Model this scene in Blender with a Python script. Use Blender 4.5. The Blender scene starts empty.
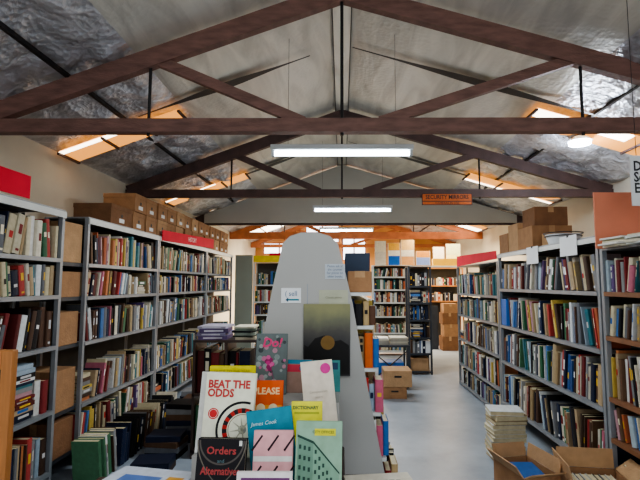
import bpy, math, random
from mathutils import Matrix, Vector, noise
R = math.radians
random.seed(11)
C = bpy.context.scene.collection
H = 1.43                      # eye height
F = 470.0
TH = math.atan(44/470)
CT, ST = math.cos(TH), math.sin(TH)
def at(px, py, Y):
    """world point seen at pixel px,py at distance Y down the hall (eye at 0,0,H)"""
    a = (px-342)/F; b = (240-py)/F
    # depth d: Y = d*CT - b*d*ST ; z = d*ST + b*d*CT
    d = Y/(CT-b*ST)
    return Vector((a*d, Y, H + d*(ST+b*CT)))
def proj(p):
    x, y, z = p[0], p[1], p[2]-H
    d = y*CT+z*ST
    if d < .05: return None
    return (342+F*x/d, 240-F*(z*CT-y*ST)/d)

# ------------------------------------------------------------ materials
def newmat(name):
    m = bpy.data.materials.new(name); m.use_nodes = True
    nt = m.node_tree; b = nt.nodes['Principled BSDF']
    return m, nt, b
def srgb(c):
    if isinstance(c, str):
        c = [int(c[i:i+2], 16)/255 for i in (0, 2, 4)]
    return tuple((x/12.92 if x <= .04045 else ((x+.055)/1.055)**2.4) for x in c[:3])
def mat(name, col, rough=.6, metal=0, nscale=8, namt=.15, bump=0, bscale=40, emis=None, estr=0, stretch=None, spec=.5):
    m, nt, b = newmat(name)
    c = srgb(col)
    tc = nt.nodes.new('ShaderNodeTexCoord'); mp = nt.nodes.new('ShaderNodeMapping')
    nt.links.new(tc.outputs['Object'], mp.inputs[0])
    if stretch: mp.inputs['Scale'].default_value = stretch
    n = nt.nodes.new('ShaderNodeTexNoise'); n.inputs['Scale'].default_value = nscale; n.inputs['Detail'].default_value = 5
    nt.links.new(mp.outputs[0], n.inputs['Vector'])
    r = nt.nodes.new('ShaderNodeValToRGB')
    r.color_ramp.elements[0].position = .3; r.color_ramp.elements[1].position = .7
    r.color_ramp.elements[0].color = (*[x*(1-namt) for x in c], 1)
    r.color_ramp.elements[1].color = (*[min(1, x*(1+namt)) for x in c], 1)
    nt.links.new(n.outputs['Fac'], r.inputs[0]); nt.links.new(r.outputs[0], b.inputs['Base Color'])
    b.inputs['Roughness'].default_value = rough; b.inputs['Metallic'].default_value = metal
    b.inputs['Specular IOR Level'].default_value = spec
    if bump:
        n2 = nt.nodes.new('ShaderNodeTexNoise'); n2.inputs['Scale'].default_value = bscale; n2.inputs['Detail'].default_value = 6
        nt.links.new(mp.outputs[0], n2.inputs['Vector'])
        bp = nt.nodes.new('ShaderNodeBump'); bp.inputs['Strength'].default_value = bump; bp.inputs['Distance'].default_value = .02
        nt.links.new(n2.outputs['Fac'], bp.inputs['Height']); nt.links.new(bp.outputs[0], b.inputs['Normal'])
    if emis is not None:
        b.inputs['Emission Color'].default_value = (*srgb(emis), 1); b.inputs['Emission Strength'].default_value = estr
    return m
def paint_mat():
    m, nt, b = newmat('printed_paper')
    a = nt.nodes.new('ShaderNodeAttribute'); a.attribute_name = 'Col'
    tc = nt.nodes.new('ShaderNodeTexCoord')
    n = nt.nodes.new('ShaderNodeTexNoise'); n.inputs['Scale'].default_value = 30
    nt.links.new(tc.outputs['Object'], n.inputs['Vector'])
    mx = nt.nodes.new('ShaderNodeMix'); mx.data_type = 'RGBA'; mx.blend_type = 'MULTIPLY'
    r = nt.nodes.new('ShaderNodeValToRGB')
    r.color_ramp.elements[0].color = (.72, .7, .66, 1); r.color_ramp.elements[1].color = (1, 1, 1, 1)
    r.color_ramp.elements[0].position = .25; r.color_ramp.elements[1].position = .65
    nt.links.new(n.outputs['Fac'], r.inputs[0])
    mx.inputs['Factor'].default_value = .6
    nt.links.new(a.outputs['Color'], mx.inputs['A']); nt.links.new(r.outputs[0], mx.inputs['B'])
    nt.links.new(mx.outputs['Result'], b.inputs['Base Color'])
    b.inputs['Roughness'].default_value = .55; b.inputs['Specular IOR Level'].default_value = .22
    return m
PAINT = paint_mat()
M = {}
M['steel'] = mat('grey_shelf_steel', '8c9196', .45, .35, 6, .12)
M['steel_dark'] = mat('dark_shelf_steel', '3a3e44', .5, .3, 6, .15)
M['steel_white'] = mat('pale_steel', 'c8ccc9', .5, .1, 5, .08)
M['backing'] = mat('shelf_backing', '4a4640', .8, 0, 5, .2)
M['card'] = mat('cardboard', '9a7350', .85, 0, 12, .14, .2, 60)
M['card_light'] = mat('pale_cardboard', 'b08c66', .85, 0, 12, .12, .2, 60)
M['card_dark'] = mat('brown_cardboard', '7a5538', .85, 0, 12, .14, .2, 60)
M['salmon'] = mat('salmon_board', 'd98566', .7, 0, 3, .1)
M['white'] = mat('white_paper', 'dcdfe0', .6, 0, 6, .05)
M['cream'] = mat('cream_paper', 'd8d0b4', .6, 0, 6, .06)
M['red'] = mat('red_sign_face', 'da2c40', .7, 0, 4, .08, spec=.15)
M['panel'] = mat('grey_painted_panel', '9f9f9b', .5, .05, 3, .03)
M['panel_green'] = mat('grey_green_panel', '8b9184', .6, 0, 3, .06)
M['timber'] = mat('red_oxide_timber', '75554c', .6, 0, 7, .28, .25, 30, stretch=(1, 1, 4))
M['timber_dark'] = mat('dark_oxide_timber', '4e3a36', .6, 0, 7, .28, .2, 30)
M['timber_lit'] = mat('orange_lit_timber', 'ac663f', .6, 0, 7, .2)  # same timber, with the orange light at the far end painted into its colour
M['black'] = mat('black_metal', '1c1b1d', .5, .2, 8, .1)
M['wood'] = mat('orange_pine', 'b0743e', .45, 0, 5, .22, .1, 20, stretch=(6, 6, .8))
M['wood_dark'] = mat('dark_wood', '3b2a22', .5, 0, 5, .25)
M['wood_shelf'] = mat('brown_shelf_wood', '80563a', .55, 0, 6, .2)
M['wall'] = mat('cream_wall', 'dcd5c2', .85, 0, 1.5, .1, .1, 12)
M['wall_grey'] = mat('grey_sheet_lining', 'b4b2a8', .7, 0, 1.3, .08)
M['wall_warm'] = mat('warm_lit_wall', 'c98f56', .8, 0, 1.5, .2)  # orange light on the back wall is put into its base colour
M['tube'] = mat('lit_tube', 'ffffff', .3, emis='e6f4ff', estr=9)
M['fixture'] = mat('white_enamel', 'd0d6d8', .4, 0, 5, .04)
M['led'] = mat('lit_round_lamp', 'ffffff', .3, emis='d8e6ff', estr=14)
M['sky_warm'] = mat('amber_skylight_glow', 'a06c34', .5, 0, 4, .3, emis='f2a04a', estr=.85)  # amber glow stands in for sunlit timber joists at the skylight
M['sky_white'] = mat('clear_skylight_sheet', 'ffffff', .5, emis='fff3dc', estr=3.2)
M['sky_blue'] = mat('daylight_pane', 'ffffff', .3, emis='eef4ff', estr=2.4)
M['yellow'] = mat('mustard_card', 'c89c1e', .6, 0, 6, .08)
M['blue'] = mat('blue_card', '2468b8', .5, 0, 6, .08)
M['navy'] = mat('navy_card', '24364e', .6, 0, 6, .1)

def foil_mat(name, col, bstr, warp, rg_=.5, me_=.3, lo=.72, hi=1.25):
    m, nt, b = newmat(name)
    tc = nt.nodes.new('ShaderNodeTexCoord'); mp = nt.nodes.new('ShaderNodeMapping')
    mp.inputs['Scale'].default_value = warp
    nt.links.new(tc.outputs['Object'], mp.inputs[0])
    n = nt.nodes.new('ShaderNodeTexNoise'); n.inputs['Scale'].default_value = 3; n.inputs['Detail'].default_value = 8; n.inputs['Distortion'].default_value = 1.2
    nt.links.new(mp.outputs[0], n.inputs['Vector'])
    v = nt.nodes.new('ShaderNodeTexVoronoi'); v.inputs['Scale'].default_value = 26
    nt.links.new(tc.outputs['Object'], v.inputs['Vector'])
    ad = nt.nodes.new('ShaderNodeMath'); ad.operation = 'MULTIPLY_ADD'; ad.inputs[1].default_value = .25
    nt.links.new(v.outputs['Distance'], ad.inputs[0]); nt.links.new(n.outputs['Fac'], ad.inputs[2])
    bp = nt.nodes.new('ShaderNodeBump'); bp.inputs['Strength'].default_value = bstr; bp.inputs['Distance'].default_value = .05
    nt.links.new(ad.outputs[0], bp.inputs['Height']); nt.links.new(bp.outputs[0], b.inputs['Normal'])
    c = srgb(col)
    r = nt.nodes.new('ShaderNodeValToRGB')
    r.color_ramp.elements[0].position = .35; r.color_ramp.elements[1].position = .65
    r.color_ramp.elements[0].color = (*[x*lo for x in c], 1); r.color_ramp.elements[1].color = (*[min(1, x*hi) for x in c], 1)
    nt.links.new(n.outputs['Fac'], r.inputs[0]); nt.links.new(r.outputs[0], b.inputs['Base Color'])
    b.inputs['Roughness'].default_value = rg_; b.inputs['Metallic'].default_value = me_
    return m
M['foil'] = foil_mat('silver_foil_lining', 'cfcdc4', .22, (1.6, .3, 1), .45, .3, .82, 1.12)
M['foil_crumpled'] = foil_mat('crumpled_silver_foil', 'c6c8ce', .8, (1.5, 1.5, 1.5), .36, .5)

def floor_mat():
    m, nt, b = newmat('sealed_concrete')
    tc = nt.nodes.new('ShaderNodeTexCoord')
    n = nt.nodes.new('ShaderNodeTexNoise'); n.inputs['Scale'].default_value = 1.6; n.inputs['Detail'].default_value = 7; n.inputs['Roughness'].default_value = .65
    nt.links.new(tc.outputs['Object'], n.inputs['Vector'])
    r = nt.nodes.new('ShaderNodeValToRGB')
    r.color_ramp.elements[0].position = .3; r.color_ramp.elements[1].position = .72
    r.color_ramp.elements[0].color = (*srgb('7d8894'), 1); r.color_ramp.elements[1].color = (*srgb('a2abb4'), 1)
    nt.links.new(n.outputs['Fac'], r.inputs[0]); nt.links.new(r.outputs[0], b.inputs['Base Color'])
    b.inputs['Roughness'].default_value = .38
    return m
M['floor'] = floor_mat()

# ------------------------------------------------------------ mesh helper
class MB:
    def __init__(s): s.v = []; s.f = []; s.c = []
    def add(s, vs, fs, col=(.5, .5, .5)):
        k = len(s.v); s.v += [tuple(v) for v in vs]
        for i, f in enumerate(fs):
            s.f.append([k+j for j in f])
            s.c.append(col[i] if isinstance(col, list) else col)
    def box(s, a, b, col=(.5, .5, .5), mx=None):
        x0, x1 = sorted((a[0], b[0])); y0, y1 = sorted((a[1], b[1])); z0, z1 = sorted((a[2], b[2]))
        vs = [Vector(p) for p in ((x0,y0,z0),(x1,y0,z0),(x1,y1,z0),(x0,y1,z0),(x0,y0,z1),(x1,y0,z1),(x1,y1,z1),(x0,y1,z1))]
        if mx: vs = [mx @ v for v in vs]
        s.add(vs, [(0,3,2,1),(4,5,6,7),(0,1,5,4),(1,2,6,5),(2,3,7,6),(3,0,4,7)], col)
        return s
    def bar(s, p, q, w, h, col=(.5, .5, .5)):
        p, q = Vector(p), Vector(q); d = (q-p); L = d.length; d.normalize()
        up = Vector((0, 0, 1)) if abs(d.z) < .95 else Vector((0, 1, 0))
        sx = d.cross(up).normalized(); sz = sx.cross(d).normalized()
        vs = []
        for e in (p, q):
            for a, b in ((-1,-1),(1,-1),(1,1),(-1,1)): vs.append(e+sx*a*w/2+sz*b*h/2)
        s.add(vs, [(3,2,1,0),(4,5,6,7),(0,1,5,4),(1,2,6,5),(2,3,7,6),(3,0,4,7)], col); return s
    def cyl(s, p, q, r, n=12, col=(.5, .5, .5), r2=None):
        p, q = Vector(p), Vector(q); d = (q-p).normalized(); r2 = r if r2 is None else r2
        up = Vector((0, 0, 1)) if abs(d.z) < .9 else Vector((0, 1, 0))
        a = d.cross(up).normalized(); b = a.cross(d)
        vs = [p+(a*math.cos(2*math.pi*i/n)+b*math.sin(2*math.pi*i/n))*r for i in range(n)] + \
             [q+(a*math.cos(2*math.pi*i/n)+b*math.sin(2*math.pi*i/n))*r2 for i in range(n)]
        s.add(vs, [(i, (i+1) % n, n+(i+1) % n, n+i) for i in range(n)]+[tuple(range(n))[::-1], tuple(range(n, 2*n))], col); return s
    def ring(s, c, r0, r1, y, a0=0, a1=360, n=32, col=(0, 0, 0)):
        """flat ring facing -y in the xz plane"""
        vs = []; fs = []
        for i in range(n+1):
            t = R(a0+(a1-a0)*i/n)
            for r in (r0, r1): vs.append((c[0]+r*math.cos(t), y, c[1]+r*math.sin(t)))
        for i in range(n): fs.append((2*i, 2*i+1, 2*i+3, 2*i+2))
        s.add(vs, fs, col); return s
    def rect(s, x0, z0, x1, z1, y, col):
        s.add([(x0,y,z0),(x1,y,z0),(x1,y,z1),(x0,y,z1)], [(0,1,2,3)], col); return s
    def poly(s, pts, y, col):
        s.add([(p[0], y, p[1]) for p in pts], [tuple(range(len(pts)))], col); return s
    def mesh(s, name):
        me = bpy.data.meshes.new(name); me.from_pydata(s.v, [], s.f); me.update()
        ca = me.color_attributes.new('Col', 'FLOAT_COLOR', 'CORNER')
        flat = []
        for f, c in zip(s.f, s.c): flat += [c[0], c[1], c[2], 1.0]*len(f)
        ca.data.foreach_set('color', flat)
        return me
    def build(s, name, m, parent=None, loc=None, bevel=0, smooth=False):
        me = s.mesh(name); me.materials.append(m)
        o = bpy.data.objects.new(name, me); C.objects.link(o)
        if parent: o.parent = parent
        if loc is not None: o.location = loc
        if bevel:
            b = o.modifiers.new('bevel', 'BEVEL'); b.width = bevel; b.segments = 2; b.limit_method = 'ANGLE'
        if smooth:
            for p in me.polygons: p.use_smooth = True
        return o
def tag(o, label=None, cat=None, group=None, kind=None):
    if label: o['label'] = label
    if cat: o['category'] = cat
    if group: o['group'] = group
    if kind: o['kind'] = kind
    return o
def empty(name, loc, label, cat, group=None, rot=(0, 0, 0)):
    o = bpy.data.objects.new(name, None); C.objects.link(o); o.empty_display_size = .1
    o.location = loc; o.rotation_euler = rot
    return tag(o, label, cat, group)
def text(s, size, m, name, parent, loc, rot=(math.pi/2, 0, 0), align='CENTER', sx=1, extrude=.0006, bold=0, shear=0):
    cu = bpy.data.curves.new('t', 'FONT'); cu.body = s; cu.size = size; cu.align_x = align; cu.align_y = 'CENTER'
    cu.extrude = extrude; cu.offset = bold; cu.resolution_u = 2; cu.space_line = .8; cu.shear = shear
    to = bpy.data.objects.new('t', cu); C.objects.link(to)
    bpy.context.view_layer.update()
    me = bpy.data.meshes.new_from_object(to.evaluated_get(bpy.context.evaluated_depsgraph_get()))
    bpy.data.objects.remove(to)
    for v in me.vertices: v.co.x *= sx
    me.materials.clear(); me.materials.append(m)
    o = bpy.data.objects.new(name, me); C.objects.link(o); o.parent = parent; o.location = loc; o.rotation_euler = rot
    return o
INK = {}
def ink(col, rough=.5):
    if col not in INK: INK[col] = mat('ink_'+col, col, rough, 0, 10, .05)
    return INK[col]

# ------------------------------------------------------------ setting
WL, WR, YB, YF = -2.77, 3.45, 15.0, -1.6
AP = H+2.17+.13; SL, SR = .368, .296
def roofz(x): return AP - (SL*-x if x < 0 else SR*x)
o = MB().box((WL-.1, YF, -.1), (WR+.1, YB, 0)).build('floor', M['floor']); tag(o, kind='structure')
o = MB().box((WL-.1, YF, 0), (WL, YB, roofz(WL)+.05)).build('wall_left', M['wall']); tag(o, kind='structure')
o = MB().box((WR, YF, 0), (WR+.1, YB, roofz(WR)+.05)).build('wall_right', M['wall']); tag(o, kind='structure')
mb = MB(); mb.add([(WL,YB,0),(WR,YB,0),(WR,YB,roofz(WR)),(0,YB,AP),(WL,YB,roofz(WL)),(WL,YB+.1,0),(WR,YB+.1,0),(WR,YB+.1,roofz(WR)),(0,YB+.1,AP),(WL,YB+.1,roofz(WL))],
    [(0,1,2,3,4),(9,8,7,6,5),(0,5,6,1),(1,6,7,2),(4,9,5,0)])
tag(mb.build('wall_back', M['wall_warm']), kind='structure')

# roof lining: foil sheets sagging between the battens, crumpled toward the eaves
def roof_sheet(name, x0, x1, m, amp, ystep, nx, sgn):
    mb = MB(); ny = int((YB-YF)/ystep)
    vs = []
    for j in range(ny+1):
        y = YF+(YB-YF)*j/ny
        for i in range(nx+1):
            x = x0+(x1-x0)*i/nx
            edge = min(1, min(abs(x-x0), abs(x-x1))/.15+.02)
            n = noise.noise(Vector((x*2.2, y*1.3, 3.1)))*.6+noise.noise(Vector((x*6, y*5, 7.7)))*.4
            n2 = abs(noise.noise(Vector((x*9+n*2, y*8, 1.7))))
            z = roofz(x) + amp*(n-.5*n2)*edge - .012*abs(math.sin((y-.6)*math.pi/1.28))*edge
            vs.append((x, y, z))
    fs = []
    for j in range(ny):
        for i in range(nx):
            a = j*(nx+1)+i; fs.append((a, a+nx+1, a+nx+2, a+1) if x1 > x0 else (a, a+1, a+nx+2, a+nx+1))
    mb.add(vs, fs); o = mb.build(name, m, None, smooth=True); tag(o, kind='structure'); return o
ceil = roof_sheet('ceiling', -1.55, 2.0, M['foil'], .015, .1, 44, 1)
def crumple(x0, x1):
    o = roof_sheet('ceiling', x0, x1, M['foil_crumpled'], .10, .05, 30, 1); return o
crumple(WL, -1.55); crumple(2.0, WR)
# outer tin roof above the lining keeps daylight out
mb = MB(); mb.add([(WL-.1,YF,roofz(WL)+.12),(0,YF,AP+.16),(0,YB,AP+.16),(WL-.1,YB,roofz(WL)+.12)], [(0,1,2,3)])
mb.add([(0,YF,AP+.16),(WR+.1,YF,roofz(WR)+.12),(WR+.1,YB,roofz(WR)+.12),(0,YB,AP+.16)], [(0,1,2,3)])
tag(mb.build('roof', M['wall_grey']), kind='structure')
# battens running the length of the hall
for i, x in enumerate((-2.02, 2.35)):
    o = MB().box((x-.014, YF, roofz(x)-.045), (x+.014, YB, roofz(x)-.015)).build('trim_%d' % (i+1), M['black']); tag(o, kind='structure')
# ridge capping strip with its two edge seams
o = MB().box((-.075, YF, AP-.06), (.075, YB, AP-.045)).build('trim_3', M['foil']); tag(o, kind='structure')
for k, s_ in enumerate((-1, 1)):
    o = MB().box((s_*.08-.004, YF, AP-.065), (s_*.08+.004, YB, AP-.045)).build('trim_%d' % (4+k), M['black']); tag(o, kind='structure')
# overlaps between foil sheets (dark open seams following the slope)
n = 6
for y in (4.25, 7.2):
    for s_ in (-1, 1):
        xa, xb = (-.3, -1.9) if s_ < 0 else (.1, 2.6)
        mb = MB()
        K = 10
        for i in range(K):
            t0, t1 = i/K, (i+1)/K
            w0, w1 = [.010+.06*math.sin(t*math.pi)**3 for t in (t0, t1)]
            X0, X1 = xa+(xb-xa)*t0, xa+(xb-xa)*t1
            mb.add([(X0,y-w0,roofz(X0)-.045),(X1,y-w1,roofz(X1)-.045),(X1,y+w1,roofz(X1)-.045),(X0,y+w0,roofz(X0)-.045)], [(0,1,2,3)])
        o = mb.build('trim_%d' % n, M['black']); tag(o, kind='structure'); n += 1
# skylights
def skylight(k, y0, y1, x0, x1, streak, m=None, near=False):
    a, b = sorted((x0, x1)); dz = -.05
    mb = MB(); mb.add([(a,y0,roofz(a)+dz-.09*0),(b,y0,roofz(b)+dz),(b,y1,roofz(b)+dz),(a,y1,roofz(a)+dz)], [(0,1,2,3)])
    o = mb.build('window_%d' % k, m or M['sky_warm']); tag(o, kind='structure')
    # brighter clear strip on the far edge, and glazing battens
    mb = MB(); ym = y0+(y1-y0)*streak
    ys, ye = (y0, ym) if near else (ym, y1)
    xe = a+(b-a)*(.62 if near else 1)
    mb.add([(a,ys,roofz(a)+dz-.008),(xe,ys,roofz(xe)+dz-.008),(xe,ye,roofz(xe)+dz-.008),(a,ye,roofz(a)+dz-.008)], [(0,1,2,3)])
    mb.build('pane', M['sky_white'], o)
    mb = MB()
    for t in (0, .36, .7, 1):
        x = a+(b-a)*t; mb.box((x-.012, y0, roofz(x)+dz-.03), (x+.012, y1, roofz(x)+dz-.009))
    mb.build('frame', M['timber_dark'], o)
skylight(1, 4.36, 4.72, -2.70, -1.57, .22, near=True)
skylight(2, 7.08, 7.45, -2.70, -1.48, .12, near=True)
skylight(3, 4.4, 4.85, 1.88, 3.38, .42, near=True)
skylight(4, 7.0, 7.4, 1.93, 3.3, .8)
skylight(5, 11.9, 13.2, -2.6, -1.3, .2, M['sky_white'])
skylight(6, 10.6, 11.4, 1.6, 3.3, .5)
# high windows in the back gable
for k, (a, b, c, d) in enumerate(((-1.15, -.1, H+1.32, H+1.86), (0.02, .75, H+.75, H+1.5), (-2.5, -1.5, H+.95, H+1.3))):
    o = MB().box((a, YB-.04, c), (b, YB-.01, d)).build('window_%d' % (7+k), M['sky_blue']); tag(o, kind='structure')
    mb = MB()
    for x in (a, (a+b)/2, b): mb.box((x-.02, YB-.07, c), (x+.02, YB-.041, d))
    mb.box((a, YB-.07, c-.02), (b, YB-.041, c+.02)); mb.box((a, YB-.07, d-.02), (b, YB-.041, d+.02))
    mb.build('window_frame', M['timber_lit'], o)

# ------------------------------------------------------------ roof trusses
TY = (3.35, 5.93, 8.78, 11.5, 14.2)
tl = ('red-brown roof truss nearest the camera, spanning the whole hall', 'second roof truss from the camera, carrying the small orange sign',
      'third roof truss, below the flat grey gable lining', 'orange-lit roof truss far down the hall beyond the grey gable lining', 'rearmost roof truss close to the back wall')
for i, y in enumerate(TY):
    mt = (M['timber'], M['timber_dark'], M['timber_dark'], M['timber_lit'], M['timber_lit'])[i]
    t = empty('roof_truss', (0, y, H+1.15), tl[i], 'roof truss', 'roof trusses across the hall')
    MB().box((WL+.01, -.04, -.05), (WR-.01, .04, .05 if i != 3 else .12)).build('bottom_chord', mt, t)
    A = Vector((0, 0, 1.03))
    for s_ in (-1, 1):
        E = Vector((WL+.03, 0, .035)) if s_ < 0 else Vector((WR-.03, 0, .035))
        MB().bar(A, E, .07, .135).build('rafter', mt, t)
        md = A.lerp(E, .50 if s_ < 0 else .5)
        MB().bar(md+Vector((0, .0, -.03)), Vector((.28*s_, 0, .03)), .05, .075).build('brace', mt, t)
        MB().cyl(md+Vector((s_*.05, 0, -.03)), Vector((md.x+s_*.05, 0, -.07)), .012, 8).build('tie_rod', M['black'], t)
    MB().cyl((0, 0, 1.0), (0, 0, -.07), .012, 8).build('tie_rod', M['black'], t)
# flat lining closing the gable above truss three
y = TY[2]-.10
mb = MB(); zb = H+1.135
mb.add([(WL+.2,y,zb),(WR-.2,y,zb),(WR-.2,y,roofz(WR-.2)-.06),(0,y,AP-.06),(WL+.2,y,roofz(WL+.2)-.06)], [(0,1,2,3,4)])
mb.add([(WL+.2,y+.03,zb),(WR-.2,y+.03,zb),(WR-.2,y+.03,roofz(WR-.2)-.06),(0,y+.03,AP-.06),(WL+.2,y+.03,roofz(WL+.2)-.06)], [(4,3,2,1,0)])
mb.add([(WL+.2,y,zb),(WR-.2,y,zb),(WR-.2,y+.03,zb),(WL+.2,y+.03,zb)], [(3,2,1,0)])
tag(mb.build('wall_gable', M['wall_grey']), kind='structure')

# ------------------------------------------------------------ lamps
def tube_light(x0, x1, y, z, label):
    cx = (x0+x1)/2; w = x1-x0
    t = empty('fluorescent_light', (cx, y, z), label, 'light', 'fluorescent tube lights')
    MB().box((-w/2, -.05, 0), (w/2, .05, .045)).build('housing', M['fixture'], t, bevel=.008)
    MB().cyl((-w/2+.02, 0, -.025), (w/2-.02, 0, -.025), .02, 14).build('tube', M['tube'], t, smooth=False)
    for s_ in (-1, 1):
        MB().box((s_*(w/2-.02)-.012, -.025, -.05), (s_*(w/2-.02)+.012, .025, .002)).build('lamp_holder', M['fixture'], t)
        x = s_*w*.38
        MB().cyl((x, 0, .04), (x, 0, roofz(cx+x)-z-.02), .0015, 6).build('suspension_wire', M['black'], t)
    L = bpy.data.lights.new('tube_glow', 'AREA'); L.shape = 'RECTANGLE'; L.size = w; L.size_y = .1; L.energy = 26 if y > 1 else 9; L.color = (.9, .96, 1)
    lo = bpy.data.objects.new('tube_glow', L); C.objects.link(lo); lo.parent = t; lo.location = (0, 0, -.06)
tube_light(-.6, .6, 3.88, H+1.12, 'lit fluorescent tube fitting hanging just behind the nearest roof truss')
tube_light(-.44, .76, 7.0, H+1.13, 'smaller-looking lit fluorescent tube fitting in front of the grey gable lining')
tube_light(-.5, .7, 10.3, H+1.2, 'lit fluorescent tube fitting over the back bookcases')
tube_light(-.6, .6, .7, H+1.25, 'unseen fluorescent fitting added as extra light above the front book display')  # out-of-frame fitting, added for extra light on the front display
p = at(579, 142, 4.7)
t = empty('round_lamp', p, 'glowing round white lamp under the right roof slope', 'light')
MB().cyl((0, 0, -.03), (0, 0, .0), .105, 28).build('diffuser', M['led'], t)
MB().cyl((0, 0, .0), (0, 0, .05), .12, 28, r2=.06).build('housing', M['fixture'], t)
MB().cyl((0, 0, .05), (0, 0, roofz(p.x)-p.z-.02), .005, 6).build('stem', M['black'], t)
L = bpy.data.lights.new('lamp_glow', 'POINT'); L.energy = 22; L.color = (.8, .88, 1); L.shadow_soft_size = .1
lo = bpy.data.objects.new('lamp_glow', L); C.objects.link(lo); lo.parent = t; lo.location = (0, 0, -.15)

# ------------------------------------------------------------ books on shelves
PAL = {
 'cream': ('d9cfae', 'e0d8c2', 'cfc29c', 'd6cdb8'), 'white': ('e2e4e2', 'd5dadc', 'eceae4'), 'tan': ('b29a70', 'a98d60', 'bda27a'),
 'brown': ('5c4030', '6e5038', '4b3528'), 'dark red': ('7a1f22', '8e2428', '66201f'), 'red': ('b8302c', 'c33a35'), 'orange': ('c8622c', 'd07a3c'),
 'yellow': ('d8b83a', 'c8aa3c'), 'green': ('2f6a48', '4a7d58', '265840'), 'teal': ('2a7884', '3b8c98'), 'blue': ('2a66a8', '3a7cc0', '24589a'),
 'navy': ('1c2a4a', '22304e', '182440'), 'black': ('17171a', '202024', '1b1c22'), 'grey': ('84868a', '6b7078', '9a9c9c'), 'pink': ('c0607a', 'd09aa4'),
 'pale blue': ('9fb6c8', 'a9c0cc'), 'purple': ('54407a', '634a80')}
W_MIX = dict(cream=17, white=8, tan=10, brown=10, navy=8, black=7, grey=8, red=3, orange=3, yellow=3, green=6, teal=3.5, blue=5, pink=2, purple=1.4)
W_MIX['dark red'] = 6; W_MIX['pale blue'] = 4
def pick(mix=W_MIX):
    ks = list(mix); k = random.choices(ks, [mix[a] for a in ks])[0]
    c = srgb(random.choice(PAL[k])); f = random.uniform(.8, 1.1)
    g_ = sum(c)/3; f *= .92
    return k, tuple(min(1, (x*.82+g_*.18)*f) for x in c)
PAGE = srgb('cfc4a2')
BOOKS = []
def book_verts(mb, u0, t, d, h, col, o, U, W, lean=0, z=0, spine=True, detail=True):
    """book with spine at w=0 facing +W, running from u0 to u0+t along U; lean in radians about its bottom edge"""
    Z = Vector((0, 0, 1))
    ca, sa = math.cos(lean), math.sin(lean)
    def P(u, w, zz):
        # pivot at bottom right corner when lean>0 (tilts toward +u), at bottom left when <0
        pu = t if lean > 0 else 0
        du = u-pu; uu = pu+du*ca+zz*sa; z2 = -du*sa*(1)+zz*ca
        return o+U*(u0+uu)+W*w+Z*(z2+z)
    def bx(a, b, cols):
        (ua, wa, za), (ub, wb, zb) = a, b
        vs = [P(ua,wa,za),P(ub,wa,za),P(ub,wb,za),P(ua,wb,za),P(ua,wa,zb),P(ub,wa,zb),P(ub,wb,zb),P(ua,wb,zb)]
        mb.add(vs, [(0,3,2,1),(4,5,6,7),(0,1,5,4),(1,2,6,5),(2,3,7,6),(3,0,4,7)], cols)
    e = .003
    if detail:
        bx((e, -d+.004, .004), (t-e, -.003, h-.004), PAGE)
        bx((0, -d, 0), (e, -.004, h), col); bx((t-e, -d, 0), (t, -.004, h), col)
        # rounded spine
        n = 4; vs = []
        for i in range(n+1):
            a = math.pi*i/n; uu = t/2-t/2*math.cos(a); ww = -.004+.005*math.sin(a)
            vs += [P(uu, ww, 0), P(uu, ww, h)]
        mb.add(vs, [(2*i, 2*i+1, 2*i+3, 2*i+2) for i in range(n)]+[tuple(range(0, 2*n+2, 2)), tuple(range(2*n+1, 0, -2))], col)
        wf = .0018
    else:
        bx((0, -d, 0), (t, 0, h), [col, PAGE, col, col, col, col]); wf = .0012
    if spine:
        for (za, zb, c2) in spine:
            vs = [P(t*.25, wf, za*h), P(t*.75, wf, za*h), P(t*.75, wf, zb*h), P(t*.25, wf, zb*h)]
            mb.add(vs, [(0,1,2,3)], c2)
def spine_marks(col):
    lum = sum(col)/3; r = random.random()
    alt = random.choice([srgb('e8e0c8'), srgb('d8b040'), srgb('f0f0f0'), srgb('c8c8c8')]) if lum < .28 else \
        random.choice([srgb('7a1f22'), srgb('1c2a4a'), srgb('202020'), srgb('b8302c'), srgb('2a66a8')])
    if r < .6: return []
    if r < .84: a = random.uniform(.3, .6); return [(a, a+random.uniform(.1, .22), alt)]
    if r < .93: return [(.08, .14, alt), (.5, .75, alt)]
    return [(.8, .93, alt), (.5, .72, alt), (.05, .1, alt)]
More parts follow.
